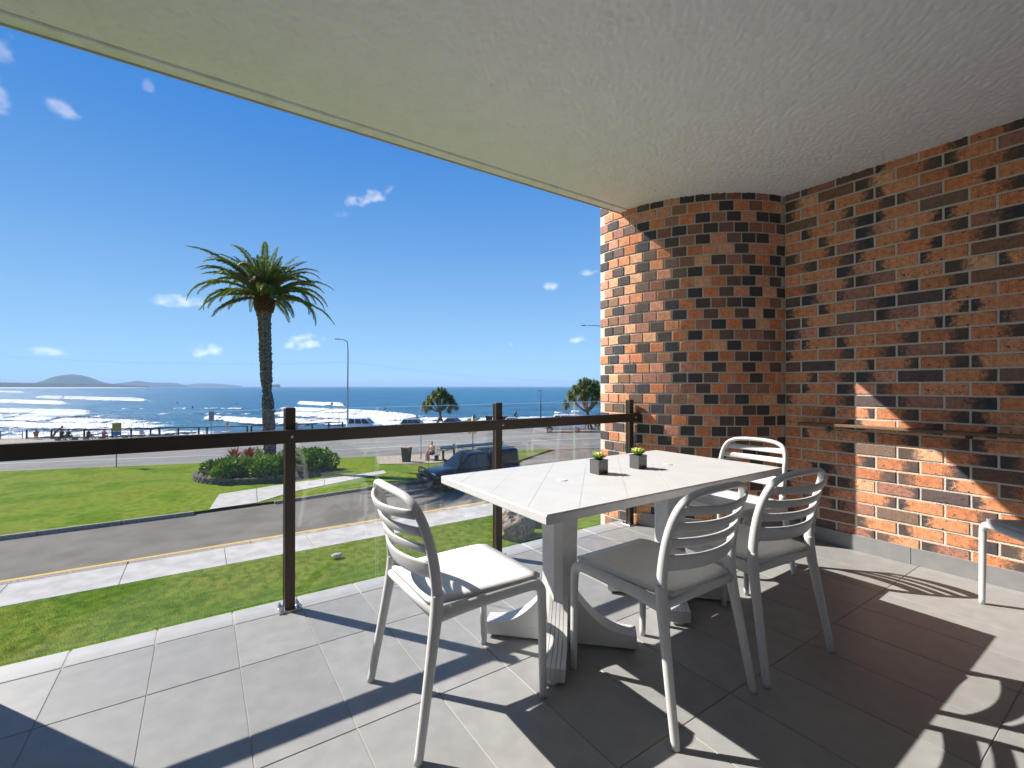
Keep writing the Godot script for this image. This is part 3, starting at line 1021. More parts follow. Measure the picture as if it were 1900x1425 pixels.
	for e in [[Vector2(-60, -71.5), Vector2(-13.1, -52.7), 0.09], [Vector2(-13.1, -52.7), Vector2(5, -45.7), 0.09], [Vector2(5, -45.7), Vector2(24, -40.2), 0.09], [Vector2(24, -40.2), Vector2(60, -27), 0.09]]:
		structure(strip([e[0], e[1]], [e[0] - Vector2(0, e[2] * 2), e[1] - Vector2(0, e[2] * 2)], 0.045, 1, 24), "lane_line", mats["paint_white"])
	for k in 9:
		var a := Vector2(-22 + k * 6.0, -66.0 + k * 2.75)
		structure(strip([a, a + Vector2(3, 1.37)], [a - Vector2(0, 0.16), a + Vector2(3, 1.21)], 0.045, 1, 5), "lane_line", mats["paint_white"])
	for k in 7:
		var a := Vector2(6.4 + k * 2.6, -42.9 + k * 0.95)
		structure(strip([a, a + Vector2(1.2, 0.44)], [a - Vector2(0, 0.14), a + Vector2(1.2, 0.3)], 0.045, 1, 3), "lane_line", mats["paint_yellow"])
	# promenade behind the road
	structure(strip([Vector2(-76, -88.5), Vector2(-18, -71.4), Vector2(-3, -66.4), Vector2(14, -65.6), Vector2(22, -67)], [Vector2(-90, -111), Vector2(-18.3, -81.3), Vector2(-3, -75.4), Vector2(14, -72), Vector2(22, -73.6)], 0.06, 6, 60), "promenade", mats["concrete_tan"])
	# knoll path near the cyclist
	structure(strip([Vector2(36, -71.5), Vector2(46, -69.0), Vector2(60, -66.4)], [Vector2(36, -72.8), Vector2(46, -70.3), Vector2(60, -67.6)], 0.04, 2, 20), "knoll_path", mats["concrete_tan"])

func build_sea() -> void:
	var swell := FastNoiseLite.new()
	swell.seed = 77
	swell.frequency = 0.012
	var b := MB.new(true)
	var rows := []
	for j in 150:
		var r := 62.0 * pow(1.042, j)
		var row := []
		for i in 121:
			var a := deg_to_rad(lerpf(-62.0, 98.0, i / 120.0))
			var x := sin(a) * r
			var z := -cos(a) * r
			var fade := clampf(1.0 - r / 1500.0, 0.0, 1.0)
			var ph := (z * 0.95 - x * 0.3) * 0.16 + swell.get_noise_2d(x, z * 0.6) * 3.5
			var hgt := fade * (0.34 * pow(0.5 + 0.5 * sin(ph), 2.5) + 0.2 * swell.get_noise_2d(x * 4.0, z * 6.0))
			row.append(Vector3(x, SEA + hgt, z))
		rows.append(row)
	b.grid(rows)
	structure(b.done(), "sea", mats["sea"])
	# breaking waves: ragged ridges of white water
	var rag := FastNoiseLite.new()
	rag.seed = 9
	rag.frequency = 0.06
	rag.fractal_octaves = 4
	var streak := FastNoiseLite.new()
	streak.seed = 19
	streak.frequency = 0.11
	var bands := [
		[[Vector2(-330, -1180), Vector2(-285, -1145), Vector2(-225, -1020)], 22.0, 2.4, 0.95],
		[[Vector2(-122, -560), Vector2(-85, -494), Vector2(-54, -428), Vector2(-26, -390)], 14.0, 2.2, 0.9],
		[[Vector2(-130, -425), Vector2(-101, -406), Vector2(-80, -371), Vector2(-55, -335)], 24.0, 1.9, 0.95],
		[[Vector2(-100, -290), Vector2(-65, -258), Vector2(-47, -237), Vector2(-30, -224)], 14.0, 1.3, 0.9],
		[[Vector2(-90, -240), Vector2(-60, -222), Vector2(-35, -205), Vector2(-20, -190)], 13.0, 0.8, 0.55],
		[[Vector2(-100, -215), Vector2(-50, -196), Vector2(-32, -176), Vector2(-4, -142)], 22.0, 0.8, 0.8],
		[[Vector2(-90, -190), Vector2(-43, -168), Vector2(-31, -154), Vector2(-2, -128)], 26.0, 0.7, 0.85],
		[[Vector2(-90, -150), Vector2(-40, -130), Vector2(-20, -118), Vector2(10, -100)], 30.0, 0.5, 0.75],
		[[Vector2(0, -166), Vector2(6, -154), Vector2(16, -134), Vector2(26, -124)], 10.0, 1.2, 0.9],
		[[Vector2(44, -282), Vector2(52, -256), Vector2(60, -233)], 12.0, 1.6, 0.9],
		[[Vector2(26, -212), Vector2(34, -202), Vector2(46, -174), Vector2(58, -127)], 26.0, 1.0, 0.85],
		[[Vector2(20, -178), Vector2(28, -168), Vector2(42, -143), Vector2(56, -115)], 24.0, 0.8, 0.9],
		[[Vector2(14, -150), Vector2(30, -130), Vector2(44, -112), Vector2(60, -98)], 20.0, 0.5, 0.8],
		[[Vector2(50, -128), Vector2(60, -116), Vector2(72, -110), Vector2(92, -106)], 16.0, 0.6, 0.9],
		[[Vector2(-30, -262), Vector2(-10, -250), Vector2(24, -228)], 2.2, 0.4, 0.4],
		[[Vector2(-14, -205), Vector2(0, -196), Vector2(22, -182)], 2.4, 0.3, 0.4],
	]
	var f := MB.new(true)
	for e in bands:
		var line: Array = []
		for p in e[0]:
			line.append(Vector3(p.x, 0, p.y))
		line = curve(line, 14)
		var nw := maxi(16, int(e[1] * 1.7))
		for i in line.size() - 1:
			var t0: Vector3 = line[i]
			var t1: Vector3 = line[i + 1]
			var away := Vector3(t0.x, 0, t0.z).normalized()
			var pieces := maxi(1, int(t0.distance_to(t1) / clampf(absf(t0.z) / 240.0, 0.6, 5.0)))
			for s in pieces:
				var p0 := t0.lerp(t1, float(s) / pieces)
				var p1 := t0.lerp(t1, float(s + 1) / pieces)
				var along := (float(i) + float(s) / pieces) / (line.size() - 1)
				var ends := smoothstep(0.0, 0.15, along) * smoothstep(1.0, 0.8, along)
				for k in nw:
					var v := (k + 0.5) / nw
					var c: Vector3 = p0.lerp(p1, 0.5) + away * (0.5 - v) * e[1]
					var keep: float = e[3] * ends * (1.05 - pow(absf(v - 0.25) * 1.3, 1.5)) + rag.get_noise_2d(c.x * 1.0, c.z * 2.6) * 0.85 + streak.get_noise_2d(c.x * 2.2, c.z * 4.5) * 0.4
					if keep < 0.5:
						continue
					var q := []
					for cn in [[p0, k], [p1, k], [p1, k + 1], [p0, k + 1]]:
						var vv: float = float(cn[1]) / nw
						var rise: float = e[2] * exp(-pow((vv - 0.18) * 5.0, 2.0)) * ends + 0.34 + 0.22 * rag.get_noise_2d(cn[0].x * 9.0 + vv * 40.0, cn[0].z * 9.0)
						q.append(Vector3(cn[0].x, SEA + rise, cn[0].z) + away * (0.5 - vv) * float(e[1]))
					f.quad(q[0], q[3], q[2], q[1])
	var foam := put(f.done(), "sea_foam", mats["foam"], self)
	foam.set_meta("kind", "stuff")
	tag(foam, "white foam of breaking waves rolling towards the promenade", "foam")

func far_ridge(called: String, pts: Array, dist: float, deep: float, m: Material, base := SEA) -> void:   # pts of (bearing, elevation) in degrees
	var b := MB.new(true)
	var rows := []
	var bump := FastNoiseLite.new()
	bump.seed = int(dist)
	bump.frequency = 0.9
	for j in 7:
		var v := j / 6.0
		var row := []
		for i in pts.size() * 8 - 7:
			var k := mini(i / 8, pts.size() - 2)
			var t := (i - k * 8) / 8.0
			var p: Vector2 = (pts[k] as Vector2).cubic_interpolate(pts[k + 1], pts[maxi(k - 1, 0)], pts[mini(k + 2, pts.size() - 1)], t)
			var h := dist * tan(deg_to_rad(p.y)) + 1.18 - base
			h *= sin(PI * clampf(v, 0.02, 0.98)) * (1.0 + 0.05 * bump.get_noise_2d(i * 0.5, j * 1.0))
			var r := dist + (v - 0.5) * deep
			row.append(Vector3(sin(deg_to_rad(p.x)) * r, base - 2.0 + maxf(h, 0.0), -cos(deg_to_rad(p.x)) * r))
		rows.append(row)
	b.grid(rows)
	structure(b.done(), called, m)

func build_far_land() -> void:
	far_ridge("mountain", [Vector2(-12.2, 0.28), Vector2(-11.96, 0.327), Vector2(-11.47, 0.518), Vector2(-10.97, 0.808), Vector2(-10.29, 1.01), Vector2(-9.7, 1.093), Vector2(-9.06, 1.031), Vector2(-8.34, 0.795), Vector2(-7.79, 0.501), Vector2(-7.15, 0.304), Vector2(-6.8, 0.2)], 7500, 2200, mats["hill"])
	far_ridge("hills", [Vector2(-7.22, 0.202), Vector2(-5.87, 0.413), Vector2(-5.07, 0.548), Vector2(-4.25, 0.422), Vector2(-3.21, 0.375), Vector2(-2.34, 0.379), Vector2(-1.24, 0.15)], 9500, 1800, mats["hill"])
	far_ridge("hills", [Vector2(-1.6, 0.1), Vector2(-0.34, 0.305), Vector2(0.82, 0.31), Vector2(2.26, 0.229), Vector2(3.73, 0.05)], 12000, 1800, mats["hill"])
	far_ridge("coast_forest", [Vector2(-24, 0.4), Vector2(-18, 0.36), Vector2(-15.72, 0.347), Vector2(-13.98, 0.36), Vector2(-12.12, 0.326), Vector2(-9.77, 0.315), Vector2(-7.22, 0.28), Vector2(-5.27, 0.12), Vector2(-4.2, 0.0)], 5200, 500, mats["hill"])
	far_ridge("islet", [Vector2(6.3, 0.03), Vector2(6.57, 0.209), Vector2(7.26, 0.24), Vector2(7.38, 0.03)], 6000, 120, mats["hill"])
	far_ridge("beach", [Vector2(-26, -0.06), Vector2(-15.15, -0.06), Vector2(-13.98, -0.06), Vector2(-11.79, -0.06), Vector2(-7.22, -0.07), Vector2(-4.4, -0.1)], 4300, 1500, mats["sand"], SEA + 0.5)

# ------------------------------------------------------------------ plants
func leafage(b: MB, c: Vector3, r: Vector3, n: int, size: float, lo: Color, hi: Color, rng: RandomNumberGenerator, slim := 0.5, shell := 0.45) -> void:
	for k in n:
		var d := Vector3(rng.randfn(), rng.randfn(), rng.randfn()).normalized()
		var rad := pow(rng.randf_range(shell, 1.0), 0.6)
		var p := c + d * r * rad
		var out := (d + Vector3(rng.randfn(), rng.randfn() + 0.4, rng.randfn()) * 0.55).normalized()
		var side := out.cross(Vector3(rng.randfn(), rng.randfn(), rng.randfn())).normalized()
		var l := size * rng.randf_range(0.7, 1.3)
		b.col = lo.lerp(hi, rng.randf())
		var mid := p + out * l * 0.5
		b.tri(p, mid + side * l * slim * 0.5, p + out * l)
		b.tri(p, p + out * l, mid - side * l * slim * 0.5)

func build_palm() -> void:
	var rng := RandomNumberGenerator.new()
	rng.seed = 5
	var at := on_ground(3.52, -33.5, 0.35)
	var t := thing("palm_tree", "tall date palm with feathery crown and shaggy dark trunk on the lawn", "palm tree", at)
	var lump := FastNoiseLite.new()
	lump.seed = 3
	lump.frequency = 1.3
	var prof := [[0.0, 0.4, 0.28], [0.5, 0.37, 0.24], [2.2, 0.385, 0.18], [4.0, 0.385, 0.1], [4.55, 0.35, 0.07], [4.85, 0.25, 0.05], [5.1, 0.27, 0.02], [5.6, 0.37, 0.0], [7.0, 0.4, -0.04], [8.4, 0.4, -0.1], [9.6, 0.42, -0.13], [9.9, 0.46, -0.14], [10.4, 0.52, -0.14], [10.9, 0.5, -0.12], [11.3, 0.34, -0.1]]
	var b := MB.new()
	var rings := []
	var steps := 92
	for i in steps + 1:
		var y := 11.3 * i / steps
		var k := 0
		while k < prof.size() - 2 and prof[k + 1][0] < y:
			k += 1
		var f: float = clampf((y - prof[k][0]) / (prof[k + 1][0] - prof[k][0]), 0, 1)
		var r := lerpf(prof[k][1], prof[k + 1][1], f) * (0.8 if y < 9.7 else 0.86)
		var ox := lerpf(prof[k][2], prof[k + 1][2], f)
		var ring := []
		for s in 20:
			var a := -TAU * s / 20
			var scar := (0.06 if (s + i) % 2 == 0 else -0.035) + 0.1 * lump.get_noise_3d(cos(a) * 2, y * 1.4, sin(a) * 2)
			ring.append(Vector3(ox + cos(a) * (r + scar), y, sin(a) * (r + scar)))
		rings.append(ring)
	b.loft(rings)
	put(b.done(), "trunk", mats["bark"], t)
	# the cut leaf bases under the crown
	b = MB.new()
	for k in 130:
		var a := k * 2.39996
		var y := 10.0 + 0.95 * k / 130.0
		var r := 0.4 + 0.1 * sin((y - 10.0) / 0.95 * PI)
		var d := Vector3(cos(a), 0.75, sin(a)).normalized()
		b.box(Vector3(-0.13 + cos(a) * r, y, sin(a) * r), Vector3(0.13, 0.3, 0.07), Basis(d.cross(Vector3.UP).normalized(), d, d.cross(Vector3.UP).normalized().cross(d)))
	put(b.done(), "leaf_bases", mat("leaf_base", lin(0.13, 0.065, 0.03), 0.9, 0.2), t)
	var crown := Vector3(-0.12, 11.0, 0)
	for k in 70:
		var u := k / 69.0
		var az := k * 2.39996 + rng.randf_range(-0.2, 0.2)
		var el := lerpf(1.5, 0.28, pow(u, 0.8)) + rng.randf_range(-0.1, 0.1)
		var ln := lerpf(2.9, 4.5, smoothstep(0.0, 0.3, u)) * rng.randf_range(0.78, 1.12)
		var droop := lerpf(0.35, 1.45, smoothstep(0.0, 0.3, u)) * rng.randf_range(0.65, 1.3)
		if k >= 64:     # a few old fronds hang out below the crown
			el = rng.randf_range(-0.15, 0.25)
			droop = rng.randf_range(0.8, 1.2)
			ln *= rng.randf_range(0.7, 0.95)
		b = MB.new()
		var p := crown + Vector3(cos(az), 0, sin(az)) * 0.2
		var ang := el
		var seg := 26
		var last := p
		var pts := [p]
		for i in seg:
			ang -= droop / seg * (0.25 + 1.7 * i / seg)
			p += (Vector3(cos(az), 0, sin(az)) * cos(ang) + Vector3.UP * sin(ang)) * ln / seg
			pts.append(p)
		b.col = Color(0.14, 0.16, 0.04)
		b.tube(pts, spread([0.05, 0.03, 0.018, 0.008], pts.size()), 4)
		var tone := Color(0.095, 0.14, 0.024).lerp(Color(0.23, 0.25, 0.045), rng.randf())
		if u > 0.5 and rng.randf() < 0.3:
			tone = Color(0.15, 0.125, 0.035)
		for i in range(3, pts.size() - 1):
			var fwd: Vector3 = (pts[i + 1] - pts[i - 1]).normalized()
			var side := fwd.cross(Vector3.UP).normalized()
			var up := side.cross(fwd).normalized()
			var w := float(i) / pts.size()
			var ll := 0.54 * pow(sin(PI * clampf(w * 0.9 + 0.12, 0, 1)), 0.6) * (1.0 - 0.35 * w)
			for s in [-1.0, 1.0]:
				for h in 4:
					var o: Vector3 = pts[i].lerp(pts[i + 1], h / 4.0)
					var d: Vector3 = (side * s * 0.75 + fwd * rng.randf_range(0.55, 0.95) + up * rng.randf_range(0.02, 0.5)).normalized()
					var tip: Vector3 = o + d * ll * rng.randf_range(0.75, 1.1) + Vector3.DOWN * ll * rng.randf_range(0.12, 0.4)
					var mid: Vector3 = o + d * ll * 0.55
					var wd := up.cross(d).normalized() * 0.02
					b.col = tone * rng.randf_range(0.75, 1.35)
					b.tri(o, mid + wd, tip)
					b.tri(o, tip, mid - wd)
		put(b.done(), "frond", mats["leaf"], t)
	b = MB.new(true)
	var n := 0
	for k in 14:     # the orange fruit stalks
		var az := k * 2.4
		b.tube([crown, crown + Vector3(cos(az) * 0.5, 0.55, sin(az) * 0.5), crown + Vector3(cos(az) * 0.95, 0.35, sin(az) * 0.95), crown + Vector3(cos(az) * 1.15, -0.1, sin(az) * 1.15)], [0.045, 0.03, 0.03, 0.06], 5)
	put(b.done(), "fruit_stalks", mat("fruit", lin(0.3, 0.15, 0.03), 0.7, 0.3), t)

func build_planter() -> void:
	var rng := RandomNumberGenerator.new()
	rng.seed = 41
	var c := Vector3(3.45, 0, -32.9)
	var t := thing("planter_bed", "low curved stone garden bed around the palm", "garden bed", on_ground(c.x, c.z, 0.08))
	var poly := PackedVector2Array()
	for k in 40:
		var a := TAU * k / 40
		poly.append(Vector2(cos(a) * 3.55, sin(a) * 4.2))
	var b := MB.new()
	b.prism(poly, -0.4, 0.24, false)
	put(b.done(), "soil", mat("mulch", lin(0.07, 0.05, 0.035), 0.95, 0.2), t)
	var shapes := []
	for k in 6:
		b = MB.new()
		b.box(Vector3.ZERO, Vector3(0.43 + rng.randf_range(-0.05, 0.02), 0.19, 0.26), Basis.IDENTITY, 0.03)
		shapes.append(b.done())
	for row in 2:
		var n := 56
		for k in n:
			var a := TAU * (k + row * 0.5) / n
			var p := Vector3(cos(a) * 3.7, 0, sin(a) * 4.35)
			var lie := ground_y(c.x + p.x, c.z + p.z) - ground_y(c.x, c.z)
			var o := put(shapes[rng.randi() % 6], "stone", mats["stone"], t, p + Vector3(0, 0.07 + lie * 0.9 + row * 0.195, 0))
			o.rotation.y = -atan2(cos(a) * 4.35, -sin(a) * 3.7) + rng.randf_range(-0.06, 0.06)
	var front := [["leftmost", 1.25, -31.1, 0.85, 0.8], ["second from left", 1.9, -30.4, 0.95, 0.9], ["third from left", 2.9, -30.0, 0.95, 0.95], ["in the middle", 3.9, -30.0, 0.9, 0.95], ["third from right", 4.9, -30.2, 1.0, 1.05], ["second from right", 5.75, -30.8, 0.9, 0.95], ["rightmost", 6.3, -31.9, 0.85, 0.95]]
	for e in front:
		shrub("shrub", "dense dark green shrub in the palm bed's front row, " + e[0], Vector3(e[1], ground_y(e[1], e[2]) + 0.3, e[2]), Vector3(e[3], e[4], e[3] * 0.9), 2600, 0.2, Color(0.03, 0.08, 0.008), Color(0.17, 0.3, 0.03), rng, "shrubs around the palm")
	for e in [["behind the trunk on the left", 2.6, -35.2], ["behind the trunk on the right", 5.0, -35.0], ["at the right behind the front row", 6.0, -33.6]]:
		shrub("shrub", "rounded green shrub " + e[0] + " of the palm bed", Vector3(e[1], ground_y(e[1], e[2]) + 0.3, e[2]), Vector3(0.95, 0.95, 0.9), 1300, 0.16, Color(0.03, 0.08, 0.008), Color(0.17, 0.3, 0.03), rng, "shrubs around the palm")
	for e in [["beside the palm trunk", 4.35, -32.0, 0.9], ["in front of the palm trunk", 3.2, -31.6, 0.75]]:
		shrub("lime_shrub", "bright lime yellow shrub " + e[0], Vector3(e[1], ground_y(e[1], e[2]) + 0.4, e[2]), Vector3(0.6, e[3], 0.6), 700, 0.15, Color(0.16, 0.2, 0.015), Color(0.4, 0.42, 0.04), rng, "lime shrubs around the palm")
	for e in [["at the left end of the palm bed", 0.55, -32.2, 0.75], ["behind the left front shrubs", 1.75, -33.0, 0.95], ["left of the palm trunk", 2.6, -33.4, 0.85]]:
		var s := thing("red_bromeliad", "dark red spiky plant " + e[0], "plant", on_ground(e[1], e[2], 0.3 if e[3] < 0.8 else 0.72), 0.0, "dark red spiky plants")
		b = MB.new()
		for k in 46:
			var az := k * 2.4
			var el := lerpf(1.3, 0.15, k / 45.0)
			var d := Vector3(cos(az) * cos(el), sin(el), sin(az) * cos(el))
			var side := Vector3(-sin(az), 0, cos(az)) * 0.05
			var l: float = e[3] * rng.randf_range(0.8, 1.1)
			b.col = Color(0.12, 0.018, 0.015).lerp(Color(0.24, 0.05, 0.03), rng.randf())
			var mid := d * l * 0.6 + Vector3(0, 0.35, 0)
			var tip := d * l + Vector3(0, 0.35 - 0.12, 0)
			b.quad(Vector3(0, 0.2, 0) - side * 0.5, Vector3(0, 0.2, 0) + side * 0.5, mid + side, mid - side)
			b.tri(mid - side, mid + side, tip)
		put(b.done(), "leaves", mats["leaf"], s)
		b = MB.new(true)
		b.tube([Vector3(0, -1.0, 0), Vector3(0, 0.25, 0)], [0.06, 0.05], 6)
		put(b.done(), "stem", mats["bark_grey"], s)

func shrub(called: String, label: String, at: Vector3, r: Vector3, n: int, size: float, lo: Color, hi: Color, rng: RandomNumberGenerator, group: String) -> void:
	var s := thing(called, label, "shrub", at, 0.0, group)
	var b := MB.new()
	for k in 9:
		var d := Vector3(rng.randfn() * 0.6, 0, rng.randfn() * 0.6) * r
		leafage(b, Vector3(0, r.y * 0.45, 0) + d * 0.7 + Vector3(0, rng.randf_range(-0.1, 0.25) * r.y, 0), r * rng.randf_range(0.42, 0.62), n / 9, size, lo, hi, rng, 0.55, 0.5)
	put(b.done(), "foliage", mats["leaf"], s)
	b = MB.new()
	for k in 5:
		var a := k * 1.3
		b.tube([Vector3(0, -0.05, 0), Vector3(cos(a) * 0.2 * r.x, 0.35 * r.y, sin(a) * 0.2), Vector3(cos(a) * 0.5 * r.x, 0.8 * r.y, sin(a) * 0.5 * r.z)], [0.03, 0.02, 0.01], 5)
	put(b.done(), "stems", mats["bark_grey"], s)

func build_pandanus(label: String, at: Vector3, s: float, size: Vector2, low: float, seed_: int) -> void:   # screw palm: bare forked limbs with heads of strap leaves
	var rng := RandomNumberGenerator.new()
	rng.seed = seed_
	var heads := []
	for k in 34:
		var r := sqrt((k + 0.5) / 34.0)
		var a := k * 2.39996
		heads.append(Vector3(cos(a) * r * size.x, low + size.y * (1.0 - pow(r, 2.2)) + rng.randf_range(-0.35, 0.35), sin(a) * r * size.x * 0.8))
	var t := thing("pandanus_tree", label, "tree", at, 0.0, "screw palms along the beach")
	var b := MB.new(true)
	for k in 9:
		var a := TAU * k / 9
		b.tube([Vector3(cos(a) * 0.75, -0.1, sin(a) * 0.75) * s, Vector3(cos(a) * 0.3, 0.9, sin(a) * 0.3) * s, Vector3(0, 1.7, 0) * s], [0.09 * s, 0.1 * s, 0.14 * s], 6)
	b.tube([Vector3(0, 0.6, 0) * s, Vector3(0, 2.3, 0) * s], [0.22 * s, 0.2 * s], 8)
	var fork := Vector3(0, 2.2, 0) * s
	for hk in range(1, 34, 3):
		var p: Vector3 = heads[hk] * s
		var mid := fork.lerp(p, 0.5) + Vector3(0, -0.35 * s, 0)
		b.tube(curve([fork, mid, p], 4), spread([0.15 * s, 0.11 * s, 0.08 * s], 9), 6)
	put(b.done(), "trunk", mats["bark_grey"], t)
	b = MB.new()
	for h in heads:
		var p: Vector3 = h * s
		for k in 110:
			var az := k * 2.39996 + rng.randf()
			var el := lerpf(1.45, -1.25, pow(k / 109.0, 0.9)) + rng.randf_range(-0.2, 0.2)
			var d := Vector3(cos(az) * cos(el), sin(el), sin(az) * cos(el))
			var side := Vector3(-sin(az), 0, cos(az)) * 0.055 * s
			var l := s * rng.randf_range(0.65, 1.05)
			var old := el < -0.45
			b.col = Color(0.16, 0.1, 0.04).lerp(Color(0.26, 0.15, 0.06), rng.randf()) if old and rng.randf() < 0.6 else Color(0.05, 0.085, 0.022).lerp(Color(0.2, 0.25, 0.08), rng.randf())
			var m1 := p + d * l * 0.55
			var tip := p + d * l + Vector3(0, -0.3 * l, 0)
			b.quad(p - side * 0.6, p + side * 0.6, m1 + side, m1 - side)
			b.tri(m1 - side, m1 + side, tip)
	put(b.done(), "crown", mats["leaf"], t)

func build_grass() -> void:   # short tufts that break up the nearest lawn
	var rng := RandomNumberGenerator.new()
	rng.seed = 17
	var b := MB.new()
	for k in 9:
		var a := k * 2.4
		var o := Vector3(cos(a), 0, sin(a)) * 0.03 * sqrt(k)
		var d := Vector3(cos(a * 1.7) * 0.5, 1, sin(a * 1.7) * 0.5).normalized()
		var side := Vector3(-sin(a), 0, cos(a)) * 0.004
		b.tri(o - side, o + side, o + d * 0.036)
	var mm := MultiMesh.new()
	mm.transform_format = MultiMesh.TRANSFORM_3D
	mm.use_colors = true
	mm.mesh = b.done()
	var places := []
	for k in 60000:
		var z := -3.2 - 12.6 * rng.randf()
		places.append(Vector3(lerpf(-0.3, 0.85, rng.randf()) * -z - 1.0, -4.075, z))
	mm.instance_count = places.size()
	var patch := FastNoiseLite.new()
	patch.seed = 4
	patch.frequency = 0.25
	for k in places.size():
		var s := rng.randf_range(0.6, 1.25)
		mm.set_instance_transform(k, Transform3D(Basis(Vector3.UP, rng.randf() * TAU).scaled(Vector3(s, s * rng.randf_range(0.5, 1.0), s)), places[k]))
		var n := 0.5 + 0.5 * patch.get_noise_2d(places[k].x, places[k].z) + rng.randf_range(-0.2, 0.2)
		mm.set_instance_color(k, Color(0.085, 0.175, 0.012).lerp(Color(0.155, 0.215, 0.022), clampf(n, 0, 1)))
	var o := MultiMeshInstance3D.new()
	o.name = "grass"
	o.multimesh = mm
	o.material_override = mats["blade"]
	o.set_meta("kind", "stuff")
	tag(o, "short green grass of the lawns below the balcony", "grass")
	add_child(o)

# ------------------------------------------------------------------ people
func body_mesh(bones: Array, cell: float) -> ArrayMesh:   # bones of [from, to, radius, radius, colour]; smooth union meshed as surface nets
	var lo := Vector3.ONE * 1e6
	var hi := -lo
	for e in bones:
		for q in 2:
			var r: float = e[2 + q] + cell * 2.5
			lo = lo.min(e[q] - Vector3.ONE * r)
			hi = hi.max(e[q] + Vector3.ONE * r)
	var n := Vector3i(((hi - lo) / cell).ceil()) + Vector3i.ONE
	var field := PackedFloat32Array()
	field.resize(n.x * n.y * n.z)
	field.fill(1.0)
	var owner_ := PackedInt32Array()
	owner_.resize(field.size())
	var best := PackedFloat32Array()
	best.resize(field.size())
	best.fill(9.0)
	var soft := 0.035
	for bi in bones.size():
		var e: Array = bones[bi]
		var a: Vector3 = e[0]
		var ab: Vector3 = e[1] - a
		var l2 := maxf(ab.length_squared(), 1e-6)
		var pad: float = maxf(e[2], e[3]) + 0.1
		var c0 := Vector3i(((a.min(e[1]) - Vector3.ONE * pad - lo) / cell).floor()).clamp(Vector3i.ZERO, n - Vector3i.ONE)
		var c1 := Vector3i(((a.max(e[1]) + Vector3.ONE * pad - lo) / cell).ceil()).clamp(Vector3i.ZERO, n - Vector3i.ONE)
		for z in range(c0.z, c1.z + 1):
			for y in range(c0.y, c1.y + 1):
				for x in range(c0.x, c1.x + 1):
					var p := lo + Vector3(x, y, z) * cell
					var t := clampf((p - a).dot(ab) / l2, 0.0, 1.0)
					var d: float = p.distance_to(a + ab * t) - lerpf(e[2], e[3], t)
					var i := (z * n.y + y) * n.x + x
					if d < best[i]:
						best[i] = d
						owner_[i] = bi
					var f := field[i]
					var h := maxf(soft - absf(f - d), 0.0) / soft
					field[i] = minf(f, d) - h * h * soft * 0.25
	var at := {}
	var st := SurfaceTool.new()
	st.begin(Mesh.PRIMITIVE_TRIANGLES)
	st.set_smooth_group(0)
	var offs := [Vector3i(0, 0, 0), Vector3i(1, 0, 0), Vector3i(0, 1, 0), Vector3i(1, 1, 0), Vector3i(0, 0, 1), Vector3i(1, 0, 1), Vector3i(0, 1, 1), Vector3i(1, 1, 1)]
	var pairs := [[0, 1], [2, 3], [4, 5], [6, 7], [0, 2], [1, 3], [4, 6], [5, 7], [0, 4], [1, 5], [2, 6], [3, 7]]
	var count := 0
	for z in n.z - 1:
		for y in n.y - 1:
			for x in n.x - 1:
				var v := []
				var neg := 0
				for o in offs:
					var f := field[((z + o.z) * n.y + y + o.y) * n.x + x + o.x]
					v.append(f)
					if f < 0.0:
						neg += 1
				if neg == 0 or neg == 8:
					continue
				var sum := Vector3.ZERO
				var k := 0
				for pr in pairs:
					var f0: float = v[pr[0]]
					var f1: float = v[pr[1]]
					if (f0 < 0.0) != (f1 < 0.0):
						sum += Vector3(offs[pr[0]]).lerp(Vector3(offs[pr[1]]), f0 / (f0 - f1))
						k += 1
				at[Vector3i(x, y, z)] = count
				count += 1
				st.set_color(bones[owner_[(z * n.y + y) * n.x + x]][4])
				st.add_vertex(lo + (Vector3(x, y, z) + sum / k) * cell)
	for key in at:
		var c: Vector3i = key
		var f0 := field[(c.z * n.y + c.y) * n.x + c.x]
		for ax in 3:
			var e1 := Vector3i.ZERO
			e1[ax] = 1
			var g := c + e1
			var f1 := field[(g.z * n.y + g.y) * n.x + g.x]
			if (f0 < 0.0) == (f1 < 0.0):
				continue
			var u := Vector3i.ZERO
			u[(ax + 1) % 3] = 1
			var w := Vector3i.ZERO
			w[(ax + 2) % 3] = 1
			if not (at.has(c - u) and at.has(c - w) and at.has(c - u - w)):
				continue
			var q := [at[c], at[c - u], at[c - u - w], at[c - w]]
			if f0 < 0.0:
				q.reverse()
			for k in [0, 1, 2, 0, 2, 3]:
				st.add_index(q[k])
	st.generate_normals()
	return st.commit()

